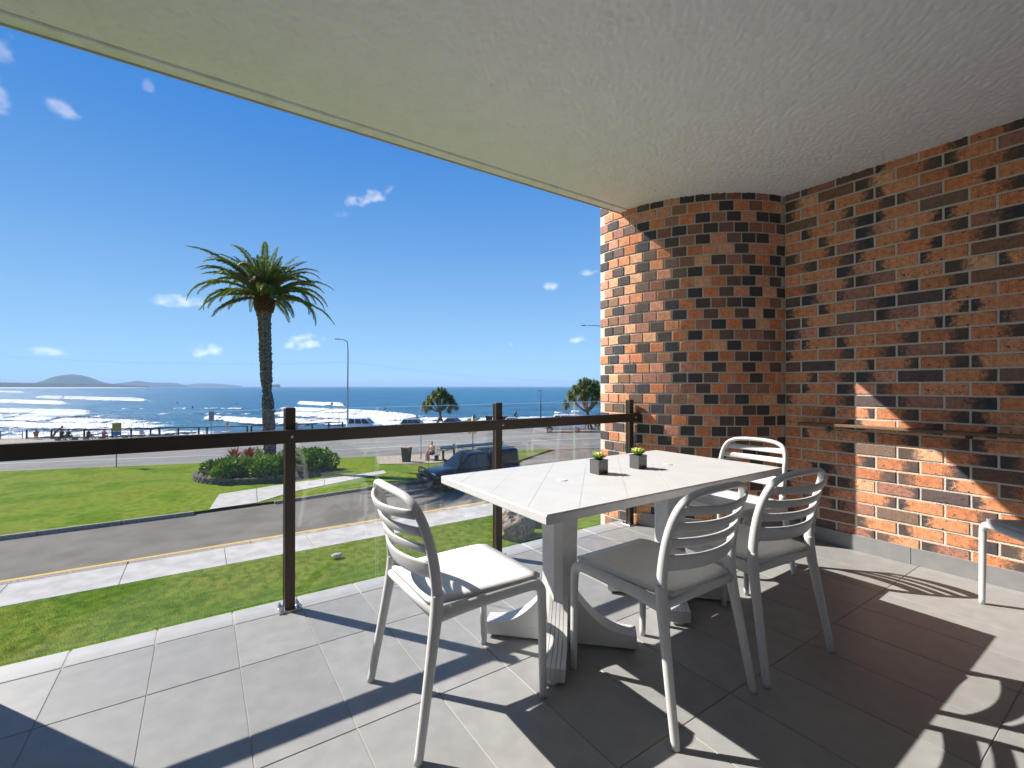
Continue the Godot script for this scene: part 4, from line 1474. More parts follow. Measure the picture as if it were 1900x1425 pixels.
func person(label: String, at: Vector3, turn: float, pose: Dictionary, skin: Color, top: Color, low: Color, hair: Color, cell := 0.03, group := "") -> Node3D:   # faces local +x
	var j := {"hip": 0.9, "pelvis": Vector3(0, 0.95, 0), "chest": Vector3(0, 1.3, 0), "neck": Vector3(0.0, 1.46, 0), "head": Vector3(0.03, 1.62, 0), "shoulder": Vector3(0, 1.4, 0.18), "elbow_l": Vector3(-0.02, 1.12, -0.25), "elbow_r": Vector3(-0.02, 1.12, 0.25), "hand_l": Vector3(0.1, 0.87, -0.26), "hand_r": Vector3(0.1, 0.87, 0.26), "knee_l": Vector3(0.02, 0.48, -0.1), "knee_r": Vector3(0.02, 0.48, 0.1), "foot_l": Vector3(-0.02, 0.06, -0.11), "foot_r": Vector3(-0.02, 0.06, 0.11)}
	j.merge(pose, true)
	var t := thing("person", label, "person", at, turn, group)
	var p: Vector3 = j["pelvis"]
	var ch: Vector3 = j["chest"]
	var nk: Vector3 = j["neck"]
	var hd: Vector3 = j["head"]
	var side := Vector3(0, 0, 1)
	var sh: Vector3 = nk + (ch - nk).normalized() * 0.07
	var bones := [[p, ch, 0.135, 0.15, top], [p + side * 0.05, ch + side * 0.07, 0.12, 0.125, top], [p - side * 0.05, ch - side * 0.07, 0.12, 0.125, top], [sh - side * 0.15, sh + side * 0.15, 0.06, 0.06, top], [nk, hd, 0.055, 0.055, skin], [hd + Vector3(0.01, -0.03, 0), hd + Vector3(0, 0.04, 0), 0.075, 0.09, skin], [hd + Vector3(-0.025, 0.03, 0), hd + Vector3(-0.015, 0.075, 0), 0.09, 0.08, hair], [hd + Vector3(0.09, -0.01, 0), hd + Vector3(0.1, -0.03, 0), 0.014, 0.018, skin]]
	for s in ["l", "r"]:
		var sg := -1.0 if s == "l" else 1.0
		var so := sh + side * sg * 0.19
		var e: Vector3 = j["elbow_" + s]
		var h: Vector3 = j["hand_" + s]
		var hp := p + side * sg * 0.095 + Vector3(0, -0.05, 0)
		var k: Vector3 = j["knee_" + s]
		var f: Vector3 = j["foot_" + s]
		var dir: Vector3 = (h - e).normalized()
		bones.append([so, so.lerp(e, 0.5), 0.062, 0.055, top])
		bones.append([so.lerp(e, 0.5), e, 0.05, 0.043, skin])
		bones.append([e, h, 0.043, 0.03, skin])
		bones.append([h, h + dir * 0.09, 0.036, 0.028, skin])
		bones.append([h + dir * 0.02, h + dir * 0.06 + Vector3(0.03, 0, -sg * 0.03), 0.016, 0.013, skin])
		bones.append([hp, hp.lerp(k, 0.75), 0.1, 0.075, low])
		bones.append([hp.lerp(k, 0.75), k, 0.068, 0.06, skin])
		bones.append([k, f, 0.06, 0.042, skin])
		bones.append([f + Vector3(-0.03, -0.02, 0), f + Vector3(0.15, -0.025, 0), 0.04, 0.034, skin])
	put(body_mesh(bones, cell), "body", mats["body_skin"], t)
	return t

const SITTING := {"pelvis": Vector3(0, 0.55, 0), "chest": Vector3(0.02, 0.92, 0), "neck": Vector3(0.05, 1.08, 0), "head": Vector3(0.09, 1.23, 0), "elbow_l": Vector3(0.1, 0.78, -0.25), "elbow_r": Vector3(0.1, 0.78, 0.25), "hand_l": Vector3(0.34, 0.65, -0.16), "hand_r": Vector3(0.34, 0.65, 0.16), "knee_l": Vector3(0.42, 0.52, -0.12), "knee_r": Vector3(0.42, 0.52, 0.12), "foot_l": Vector3(0.42, 0.06, -0.12), "foot_r": Vector3(0.42, 0.06, 0.12)}

func build_people() -> void:
	var tan_ := Color(0.34, 0.19, 0.12)
	var pale := Color(0.46, 0.28, 0.2)
	var brown := Color(0.03, 0.02, 0.013)
	var g := "people on the promenade"
	person("child in an orange top standing behind the railing, leftmost figure", on_ground(-16.6, -78.9, 0.06), 1.9, {"pelvis": Vector3(0, 0.62, 0), "chest": Vector3(0, 0.85, 0), "neck": Vector3(0, 0.97, 0), "head": Vector3(0.02, 1.09, 0), "elbow_l": Vector3(0, 0.75, -0.22), "elbow_r": Vector3(0, 0.75, 0.22), "hand_l": Vector3(0.12, 0.62, -0.18), "hand_r": Vector3(0.12, 0.62, 0.18), "knee_l": Vector3(0.02, 0.32, -0.09), "knee_r": Vector3(0.02, 0.32, 0.09)}, tan_, Color(0.42, 0.16, 0.07), Color(0.06, 0.05, 0.05), brown, 0.03, g)
	person("person leaning forward with both arms on the promenade railing", on_ground(-14.7, -78.2, 0.06), 0.35, {"pelvis": Vector3(-0.05, 0.93, 0), "chest": Vector3(0.28, 1.2, 0), "neck": Vector3(0.42, 1.3, 0), "head": Vector3(0.53, 1.42, 0), "elbow_l": Vector3(0.42, 1.03, -0.22), "elbow_r": Vector3(0.42, 1.03, 0.22), "hand_l": Vector3(0.62, 1.07, -0.12), "hand_r": Vector3(0.62, 1.07, 0.12), "knee_l": Vector3(-0.22, 0.5, -0.1), "knee_r": Vector3(-0.16, 0.5, 0.1), "foot_l": Vector3(-0.42, 0.06, -0.11), "foot_r": Vector3(-0.34, 0.06, 0.11)}, tan_, Color(0.16, 0.08, 0.05), Color(0.05, 0.05, 0.06), brown, 0.03, g)
	person("person in dark grey sitting on the left end of the long bench, looking seawards", on_ground(-13.75, -75.45, 0.06), 1.0, SITTING, tan_, Color(0.03, 0.032, 0.04), Color(0.02, 0.02, 0.03), brown, 0.03, g)
	person("person in dark grey sitting on the long bench beside the other, looking seawards", on_ground(-13.1, -75.0, 0.06), 1.0, SITTING, tan_, Color(0.045, 0.04, 0.045), Color(0.02, 0.02, 0.03), brown, 0.03, g)
	var lounging := SITTING.duplicate()
	lounging["knee_l"] = Vector3(0.42, 0.6, -0.12)
	lounging["knee_r"] = Vector3(0.44, 0.5, 0.12)
	lounging["foot_l"] = Vector3(0.72, 0.25, -0.12)
	lounging["foot_r"] = Vector3(0.7, 0.06, 0.12)
	person("person in a black top lounging on a bench with legs stretched to the right", on_ground(-11.1, -73.55, 0.06), -0.5, lounging, tan_, Color(0.015, 0.016, 0.02), Color(0.02, 0.022, 0.03), brown, 0.03, g)
	person("bare-backed person sitting upright on a bench beside the ochre and blue sign", on_ground(-9.55, -72.55, 0.06), 1.1, SITTING, Color(0.3, 0.15, 0.09), Color(0.3, 0.15, 0.09), Color(0.12, 0.05, 0.03), brown, 0.03, g)
	person("shirtless person sitting on the timber seat just behind the blue ute", on_ground(14.05, -31.0, 0.13), PI + 0.2, SITTING, Color(0.42, 0.24, 0.16), Color(0.42, 0.24, 0.16), Color(0.06, 0.07, 0.1), Color(0.06, 0.025, 0.015), 0.025)
	person("person standing on the far side of the white four-wheel drive", on_ground(20.9, -69.6, 0.06), 0.6, {}, tan_, Color(0.05, 0.05, 0.06), Color(0.05, 0.05, 0.06), brown, 0.03)
	var carrying := {"elbow_r": Vector3(-0.03, 1.12, 0.3), "hand_r": Vector3(0.1, 0.92, 0.34), "knee_l": Vector3(0.18, 0.5, -0.1), "foot_l": Vector3(0.22, 0.06, -0.11), "foot_r": Vector3(-0.3, 0.06, 0.11)}
	var w := person("surfer in a dark wetsuit carrying a white board under one arm", on_ground(38.45, -68.0, -0.08), 0.6, carrying, tan_, Color(0.02, 0.022, 0.025), Color(0.02, 0.022, 0.025), brown, 0.03)
	surfboard("long white surfboard held under the walking surfer's arm", w.position + Vector3(0.1, 1.02, 0.36).rotated(Vector3.UP, 0.6), Basis(Vector3.UP, 0.6) * Basis(Vector3.RIGHT, PI / 2), 2.7, 0.56, mats["board_white"])
	# cyclist
	var cyc := on_ground(46.9, -67.9, 0.05)
	person("person riding a bicycle along the grassy knoll", cyc, -0.6, {"pelvis": Vector3(-0.18, 0.98, 0), "chest": Vector3(0.05, 1.3, 0), "neck": Vector3(0.14, 1.43, 0), "head": Vector3(0.2, 1.58, 0), "elbow_l": Vector3(0.28, 1.15, -0.24), "elbow_r": Vector3(0.28, 1.15, 0.24), "hand_l": Vector3(0.47, 1.02, -0.2), "hand_r": Vector3(0.47, 1.02, 0.2), "knee_l": Vector3(0.2, 0.78, -0.13), "knee_r": Vector3(0.2, 0.62, 0.13), "foot_l": Vector3(0.08, 0.42, -0.12), "foot_r": Vector3(0.0, 0.2, 0.12)}, tan_, Color(0.03, 0.03, 0.03), Color(0.03, 0.03, 0.035), brown, 0.03)
	var bike := thing("bicycle", "dark bicycle under the rider on the grassy knoll", "bicycle", cyc, -0.6)
	for x in [-0.52, 0.52]:
		var b := MB.new(true)
		var ring := []
		for k in 21:
			ring.append(Vector3(x + 0.32 * cos(TAU * k / 20), 0.345 + 0.32 * sin(TAU * k / 20), 0))
		b.tube(ring, [0.025], 6, 1.0, Vector3.BACK)
		var wheel := put(b.done(), "wheel", mats["tyre"], bike)
		b = MB.new()
		for k in 8:
			var a := TAU * k / 16
			b.tube([Vector3(x - 0.31 * cos(a), 0.345 - 0.31 * sin(a), 0), Vector3(x + 0.31 * cos(a), 0.345 + 0.31 * sin(a), 0)], [0.004], 4)
		put(b.done(), "spokes", mats["galvanised"], wheel)
	var fr := MB.new(true)
	for e in [[Vector3(-0.52, 0.345, 0), Vector3(-0.05, 0.3, 0)], [Vector3(-0.52, 0.345, 0), Vector3(-0.2, 0.8, 0)], [Vector3(-0.05, 0.3, 0), Vector3(-0.22, 0.86, 0)], [Vector3(-0.05, 0.3, 0), Vector3(0.36, 0.72, 0)], [Vector3(-0.2, 0.8, 0), Vector3(0.36, 0.8, 0)], [Vector3(0.35, 0.85, 0), Vector3(0.52, 0.345, 0)], [Vector3(0.35, 0.85, 0), Vector3(0.42, 1.0, 0)]]:
		fr.tube(e, [0.022], 6)
	put(fr.done(), "frame", mats["dark_metal"], bike)
	fr = MB.new(true)
	fr.tube([Vector3(0.45, 1.0, -0.27), Vector3(0.42, 1.0, 0), Vector3(0.45, 1.0, 0.27)], [0.015], 6)
	put(fr.done(), "handlebar", mats["dark_metal"], bike)
	fr = MB.new(true)
	fr.tube([Vector3(-0.34, 0.88, 0), Vector3(-0.2, 0.88, 0), Vector3(-0.08, 0.87, 0)], [0.06, 0.04, 0.015], 8)
	put(fr.done(), "saddle", mats["black_plastic"], bike)
	surfboard("blue-grey surfboard standing upright behind the parked cars", on_ground(28.7, -69.3, 1.03), Basis(Vector3.UP, 0.6) * Basis(Vector3(0, 0, 1), PI / 2), 2.2, 0.56, mats["board_blue"])
	var far := SITTING.duplicate()
	far["knee_l"] = Vector3(0.25, 0.45, -0.3)
	far["knee_r"] = Vector3(0.25, 0.45, 0.3)
	far["foot_l"] = Vector3(0.2, 0.1, -0.32)
	far["foot_r"] = Vector3(0.2, 0.1, 0.32)
	var names := ["leftmost of the surfers waiting far out in the bay", "surfer waiting just beyond the nearest left break, second from left", "surfer waiting out to sea, nearest the palm trunk", "surfer in the white water above the white four-wheel drive"]
	var spots := [Vector2(-11, -324), Vector2(-3, -251), Vector2(16, -288), Vector2(60, -177)]
	var first := person(names[0], Vector3(spots[0].x, SEA + 0.1, spots[0].y), 1.2, far, tan_, Color(0.012, 0.013, 0.015), Color(0.012, 0.013, 0.015), brown, 0.04, "surfers waiting for waves")
	for k in range(1, 4):
		copy(first, Vector3(spots[k].x, SEA + (0.1 if k < 3 else 0.7), spots[k].y), 1.0 + k, names[k])

func surfboard(label: String, at: Vector3, bas: Basis, l: float, w: float, m: Material) -> void:
	var b := MB.new(true)
	var rings := []
	for i in 17:
		var u := i / 16.0
		var x := (u - 0.5) * l
		var hw := w / 2 * pow(maxf(0.0, sin(PI * clampf(u * 0.94 + 0.05, 0, 1))), 0.55) + 0.004
		var th := 0.035 * pow(sin(PI * clampf(u * 0.96 + 0.02, 0, 1)), 0.5) + 0.003
		var ring := []
		for k in 10:
			var a := TAU * k / 10
			ring.append(Vector3(x, sin(a) * th + 0.12 * pow(absf(u - 0.5) * 2, 3), -cos(a) * hw))
		rings.append(ring)
	b.loft(rings)
	var t := thing("surfboard", label, "surfboard", at)
	t.basis = bas
	put(b.done(), "deck", m, t)
	b = MB.new()
	b.box(Vector3(-l * 0.42, -0.05, 0), Vector3(0.16, 0.16, 0.01))
	put(b.done(), "fin", mats["black_plastic"], t)

# ------------------------------------------------------------------ vehicles (forward is local +x)
func wheel(parent: Node, at: Vector3, r: float, w: float) -> void:
	var b := MB.new(true)
	var sg := signf(at.z)
	b.tube([at + Vector3(0, 0, -w / 2), at + Vector3(0, 0, -w / 2 + 0.03), at + Vector3(0, 0, w / 2 - 0.03), at + Vector3(0, 0, w / 2)], [r - 0.03, r, r, r - 0.03], 24)
	var t := put(b.done(), "wheel", mats["tyre"], parent)
	b = MB.new()
	b.tube([at + Vector3(0, 0, sg * (w / 2 - 0.02)), at + Vector3(0, 0, sg * (w / 2 + 0.004))], [r * 0.62, r * 0.6], 20)
	for k in 6:
		var a := TAU * k / 6
		b.box(at + Vector3(cos(a) * r * 0.3, sin(a) * r * 0.3, sg * (w / 2 + 0.008)), Vector3(r * 0.5, 0.04, 0.015), Basis(Vector3.BACK, a))
	put(b.done(), "rim", mats["rim_metal"], t)

func car_body(sections: Array) -> ArrayMesh:   # sections of [x, bottom, top, half width]
	var b := MB.new(true)
	var rings := []
	for s in sections:
		var ring := []
		for k in 20:
			var a := TAU * k / 20
			var cz := signf(cos(a)) * pow(absf(cos(a)), 0.42)
			var cy := signf(sin(a)) * pow(absf(sin(a)), 0.42)
			ring.append(Vector3(s[0], (s[1] + s[2]) / 2 + cy * (s[2] - s[1]) / 2, -cz * s[3] * (1.0 - 0.05 * maxf(cy, 0))))
		rings.append(ring)
	b.loft(rings)
	return b.done()

func house(cab: Dictionary) -> ArrayMesh:   # the glazed upper body: belt and roof outlines
	var b := MB.new(true)
	var rings := []
	var out := func(x0: float, x1: float, hw: float, y: float, r: float) -> Array:
		var ring := []
		for q in 4:
			var c := Vector2([x1 - r, x0 + r, x0 + r, x1 - r][q], [-hw + r, -hw + r, hw - r, hw - r][q])
			for k in 4:
				var a: float = [0.0, PI / 2, PI, PI * 1.5][q] + PI / 2 * k / 3
				ring.append(Vector3(c.x + cos(a) * r, y, c.y - sin(a) * r))
		return ring
	rings.append(out.call(cab.rb, cab.fb, cab.hb, cab.y0 - 0.05, 0.06))
	rings.append(out.call(cab.rb, cab.fb, cab.hb, cab.y0, 0.06))
	rings.append(out.call(cab.rt, cab.ft, cab.ht, cab.y1 - 0.06, 0.1))
	rings.append(out.call(cab.rt + 0.06, cab.ft - 0.12, cab.ht - 0.06, cab.y1 - 0.01, 0.1))
	rings.append(out.call(cab.rt + 0.3, cab.ft - 0.4, cab.ht - 0.3, cab.y1, 0.1))
	b.loft(rings)
	return b.done()

func glaze(parent: Node, cab: Dictionary, sides: Array, m: Material) -> void:
	for sg in [-1.0, 1.0]:
		for w in sides:      # [rear bottom x, front bottom x, front top x, rear top x]
			var b := MB.new()
			var ys := [cab.y0 + 0.04, cab.y0 + 0.04, cab.y1 - 0.12, cab.y1 - 0.12]
			var q := []
			for k in 4:
				var f: float = (ys[k] - cab.y0) / (cab.y1 - 0.06 - cab.y0)
				q.append(Vector3(w[k], ys[k], sg * (lerpf(cab.hb, cab.ht, f) + 0.008)))
			var inn := []
			for p in q:
				inn.append(p - Vector3(0, 0, sg * 0.02))
			if sg > 0:
				b.quad(q[0], q[1], q[2], q[3])
			else:
				b.quad(q[3], q[2], q[1], q[0])
			for k in 4:
				b.quad(inn[k], inn[(k + 1) % 4], q[(k + 1) % 4], q[k])
			put(b.done(), "side_window", m, parent)
	for e in [["windscreen", cab.fb, cab.ft, 1.0], ["rear_window", cab.rb, cab.rt, -1.0]]:
		var b := MB.new()
		var lo := Vector3(lerpf(e[1], e[2], 0.08) + e[3] * 0.012, lerpf(cab.y0, cab.y1 - 0.06, 0.08), 0)
		var hi := Vector3(lerpf(e[1], e[2], 0.88) + e[3] * 0.012, lerpf(cab.y0, cab.y1 - 0.06, 0.88), 0)
		var a := lo + Vector3(0, 0, cab.hb - 0.1)
		var c := hi + Vector3(0, 0, -cab.ht + 0.1)
		var d := lo + Vector3(0, 0, -cab.hb + 0.1)
		var f := hi + Vector3(0, 0, cab.ht - 0.1)
		b.quad(a, d, c, f)
		var back := Vector3(-e[3] * 0.02, 0, 0)
		b.quad(a + back, d + back, d, a)
		b.quad(f, c, c + back, f + back)
		put(b.done(), e[0], m, parent)

func lamps(parent: Node, front: float, rear: float, y: float, hw: float) -> void:
	for s in [-1.0, 1.0]:
		var b := MB.new()
		b.box(Vector3(front, y, s * hw), Vector3(0.12, 0.13, 0.3), turned(-s * 18.0), 0.03)
		put(b.done(), "headlight", mats["headlight"], parent)
		b = MB.new()
		b.box(Vector3(rear, y + 0.08, s * (hw + 0.08)), Vector3(0.08, 0.3, 0.14), Basis.IDENTITY, 0.02)
		put(b.done(), "taillight", mats["taillight"], parent)

func car(label: String, category: String, paint: String, at: Vector3, turn: float, l: float, w: float, h: float, kind: String) -> Node3D:
	var t := thing("parked_car", label, category, at, turn, "cars parked along the beach road")
	var f := l / 2
	var belt := h * 0.56
	var hw := w / 2
	var boxy := kind != "sedan"
	put(car_body([[-f, 0.42, belt - 0.12, hw * 0.86], [-f + 0.12, 0.3, belt, hw * 0.95], [-f * 0.5, 0.26, belt + 0.02, hw], [0.0, 0.25, belt + 0.02, hw], [f * 0.42, 0.26, belt, hw], [f * 0.8, 0.28, belt - 0.1, hw * 0.95], [f - 0.08, 0.34, belt - 0.22, hw * 0.86], [f, 0.42, belt - 0.32, hw * 0.78]]), "body", mats[paint], t)
	var cab := {"rb": -f + (0.12 if boxy else 0.85), "fb": f * 0.52, "rt": -f + (0.4 if boxy else 1.35), "ft": f * 0.2, "hb": hw * 0.95, "ht": hw * 0.76, "y0": belt - 0.02, "y1": h}
	put(house(cab), "roof", mats[paint], t)
	var x0: float = cab.rb + 0.25
	var x1: float = cab.fb - 0.2
	var top0: float = cab.rt + 0.12
	var top1: float = cab.ft - 0.12
	glaze(t, cab, [[x0, lerpf(x0, x1, 0.3), lerpf(top0, top1, 0.3), top0], [lerpf(x0, x1, 0.33), lerpf(x0, x1, 0.62), lerpf(top0, top1, 0.66), lerpf(top0, top1, 0.34)], [lerpf(x0, x1, 0.65), x1, top1, lerpf(top0, top1, 0.7)]], mats["car_window"])
	lamps(t, f - 0.1, -f + 0.05, belt - 0.25, hw * 0.66)
	for x in [-f * 0.6, f * 0.62]:
		for s in [-1.0, 1.0]:
			wheel(t, Vector3(x, 0.33, s * (hw - 0.1)), 0.33, 0.22)
	return t

func build_ute() -> void:
	var t := thing("utility_truck", "dark blue dual-cab ute with canopy and roof rack parked on the service road", "ute", Vector3(12.1, -4.12, -21.75), PI - 0.03)
	put(car_body([[-2.62, 0.55, 1.0, 0.88], [-2.5, 0.45, 1.1, 0.92], [-1.0, 0.42, 1.12, 0.93], [0.6, 0.42, 1.12, 0.93], [1.3, 0.42, 1.1, 0.93], [1.9, 0.44, 1.06, 0.92], [2.35, 0.5, 1.0, 0.88], [2.58, 0.56, 0.9, 0.78]]), "body", mats["car_blue"], t)
	var cab := {"rb": -0.75, "fb": 1.28, "rt": -0.7, "ft": 0.5, "hb": 0.88, "ht": 0.7, "y0": 1.09, "y1": 1.8}
	put(house(cab), "cab", mats["car_blue"], t)
	glaze(t, cab, [[-0.58, 0.12, 0.02, -0.55], [0.18, 1.0, 0.4, 0.08]], mats["car_window"])
	var can := {"rb": -2.55, "fb": -0.78, "rt": -2.5, "ft": -0.8, "hb": 0.9, "ht": 0.84, "y0": 1.09, "y1": 1.88}
	var cn := put(house(can), "canopy", mats["car_blue"], t)
	for s in [-1.0, 1.0]:
		var b := MB.new()
		b.box(Vector3(-1.66, 1.46, s * 0.885), Vector3(1.4, 0.46, 0.02), Basis(Vector3.RIGHT, -s * 0.07), 0.005)
		put(b.done(), "canopy_window", mats["car_window"], cn)
		b = MB.new(true)
		b.tube([Vector3(-2.4, 1.96, s * 0.72), Vector3(1.0, 1.96, s * 0.72)], [0.018], 8)
		put(b.done(), "rack_rail", mats["black_plastic"], t)
		b = MB.new()
		b.box(Vector3(1.05, 1.22, s * 1.02), Vector3(0.14, 0.2, 0.22), Basis.IDENTITY, 0.04)
		put(b.done(), "mirror", mats["black_plastic"], t)
		for x in [-0.68, 0.55]:
			b = MB.new()
			b.box(Vector3(x, 1.0, s * 0.945), Vector3(0.2, 0.035, 0.03), Basis.IDENTITY, 0.01)
			put(b.done(), "door_handle", mats["black_plastic"], t)
		for x in [-1.55, 1.62]:
			wheel(t, Vector3(x, 0.38, s * 0.8), 0.38, 0.26)
			b = MB.new(true)
			var arc := []
			for k in 11:
				var a := PI * k / 10
				arc.append(Vector3(x - cos(a) * 0.46, 0.4 + sin(a) * 0.46, s * 0.92))
			b.tube(arc, [0.04], 8, 1.6, Vector3.BACK)
			put(b.done(), "wheel_arch", mats["black_plastic"], t)
		b = MB.new()
		b.box(Vector3(0.0, 0.42, s * 0.93), Vector3(2.2, 0.06, 0.14), Basis.IDENTITY, 0.02)
		put(b.done(), "side_step", mats["black_plastic"], t)
	lamps(t, 2.44, -2.6, 0.88, 0.66)
	var b := MB.new(true)
	for x in [-2.2, -1.3, -0.3, 0.4]:
		b.tube([Vector3(x, 1.86, -0.75), Vector3(x, 1.95, -0.74), Vector3(x, 1.95, 0.74), Vector3(x, 1.86, 0.75)], [0.018], 6)
	put(b.done(), "rack_bars", mats["black_plastic"], t)
	b = MB.new(true)
	b.tube([Vector3(-2.3, 2.06, 0.5), Vector3(1.55, 2.02, 0.5)], [0.085], 14)
	put(b.done(), "roof_tube", mats["galvanised"], t)
	b = MB.new(true)
	b.tube(curve([Vector3(2.6, 0.62, -0.86), Vector3(2.74, 0.64, -0.6), Vector3(2.76, 0.64, 0.6), Vector3(2.6, 0.62, 0.86)], 4), [0.09], 8)
	b.tube(curve([Vector3(2.66, 0.7, -0.72), Vector3(2.7, 0.98, -0.66), Vector3(2.72, 1.12, -0.45), Vector3(2.72, 1.15, 0.45), Vector3(2.7, 0.98, 0.66), Vector3(2.66, 0.7, 0.72)], 4), [0.035], 8)
	b.tube([Vector3(2.72, 0.9, -0.68), Vector3(2.74, 0.9, 0.68)], [0.03], 8)
	for z in [-0.28, 0.28]:
		b.tube([Vector3(2.74, 0.66, z), Vector3(2.73, 1.14, z)], [0.03], 8)
	put(b.done(), "bull_bar", mats["black_plastic"], t)
	b = MB.new()
	b.box(Vector3(2.56, 0.82, 0), Vector3(0.05, 0.24, 0.9), Basis.IDENTITY, 0.02)
	put(b.done(), "grille", mats["black_plastic"], t)
	b = MB.new(true)
	b.tube([Vector3(2.75, 1.12, -0.75), Vector3(2.75, 2.6, -0.75)], [0.008, 0.004], 5)
	put(b.done(), "aerial", mats["black_plastic"], t)

func build_traffic() -> void:
	build_ute()
	car("white four-wheel drive parked beside the tall street light", "car", "car_white", on_ground(19.9, -67.8, 0.04), -0.6, 4.95, 1.95, 1.86, "suv")
	car("sage green wagon parked in front of the upright blue surfboard", "car", "car_sage", on_ground(27.3, -66.6, 0.04), -0.6, 4.5, 1.8, 1.52, "wagon")
	car("dark grey sedan parked under the left screw palm", "car", "car_grey", on_ground(33.7, -66.4, 0.04), -0.9, 4.6, 1.8, 1.45, "sedan")
	car("silver sedan parked below the cyclist", "car", "car_silver", on_ground(40.3, -59.0, 0.04), -0.75, 4.5, 1.8, 1.42, "sedan")
	# van with roof load
	var v := thing("white_van", "white van with a loaded roof rack near the right screw palm", "van", on_ground(38.7, -45.2, 0.04), 2.45)
	v.scale = Vector3.ONE * 1.15
	put(car_body([[-2.4, 0.4, 1.15, 0.9], [-2.2, 0.3, 1.22, 0.96], [0.8, 0.3, 1.22, 0.96], [1.7, 0.32, 1.1, 0.94], [2.3, 0.4, 0.95, 0.85], [2.42, 0.45, 0.85, 0.75]]), "body", mats["car_white"], v)
	var cab := {"rb": -2.36, "fb": 1.75, "rt": -2.2, "ft": 0.95, "hb": 0.93, "ht": 0.8, "y0": 1.18, "y1": 2.0}
	put(house(cab), "roof", mats["car_white"], v)
	glaze(v, cab, [[-2.1, -0.9, -0.9, -2.0], [-0.8, 0.3, 0.25, -0.8], [0.4, 1.4, 0.85, 0.35]], mats["car_window"])
	lamps(v, 2.3, -2.38, 0.9, 0.68)
	for x in [-1.45, 1.5]:
		for s in [-1.0, 1.0]:
			wheel(v, Vector3(x, 0.35, s * 0.84), 0.35, 0.22)
	var b := MB.new(true)
	for x in [-1.8, -0.6, 0.5]:
		b.tube([Vector3(x, 1.95, -0.8), Vector3(x, 2.1, -0.78), Vector3(x, 2.1, 0.78), Vector3(x, 1.95, 0.8)], [0.025], 6)
	put(b.done(), "roof_rack", mats["dark_metal"], v)
	b = MB.new()
	b.box(Vector3(-1.4, 2.25, 0), Vector3(0.9, 0.28, 1.2), Basis.IDENTITY, 0.06)
	put(b.done(), "roof_box", mats["car_white"], v)
	b = MB.new(true)
	for z in [-0.5, -0.2, 0.1, 0.4]:
		b.tube([Vector3(-0.9, 2.16, z), Vector3(0.95, 2.16, z + 0.05)], [0.045], 6)
	put(b.done(), "roof_poles", mats["galvanised"], v)

# ------------------------------------------------------------------ street furniture
func plate_sign(label: String, at: Vector3, turn: float, pole_h: float, plates: Array, two_poles := 0.0) -> void:   # plates of [y, height, width, material, x]
	var t := thing("sign", label, "sign", at, turn)
	var b := MB.new(true)
	for s in ([0.0] if two_poles == 0.0 else [-1.0, 1.0]):
		b.tube([Vector3(s * two_poles, -0.1, -0.04), Vector3(s * two_poles, pole_h, -0.04)], [0.035], 8)
	put(b.done(), "pole", mats["sign_grey"], t)
	for p in plates:
		b = MB.new()
		b.box(Vector3(p[4], p[0], 0), Vector3(p[2], p[1], 0.02), Basis.IDENTITY, 0.004)
		put(b.done(), "plate", mats[p[3]], t)

func street_light(label: String, at: Vector3, h: float, reach: Vector3, r: float, m: Material) -> void:
	var t := thing("street_light", label, "street light", at)
	var b := MB.new(true)
	var top := Vector3(0, h, 0)
	var pts := curve([Vector3(0, -0.2, 0), Vector3(0, h * 0.5, 0), Vector3(0, h * 0.93, 0), top + reach * 0.3, top + reach + Vector3(0, 0.12, 0)], 6)
	b.tube(pts, spread([r, r * 0.8, r * 0.6, r * 0.45, r * 0.4], pts.size()), 10)
	put(b.done(), "pole", m, t)
	b = MB.new()
	var d := reach.normalized()
	b.box(top + reach * 1.16 + Vector3(0, 0.1, 0), Vector3(0.75, 0.13, 0.3), Basis(d, Vector3.UP, d.cross(Vector3.UP)), 0.04)
	put(b.done(), "lamp_head", mats["sign_grey"], t)

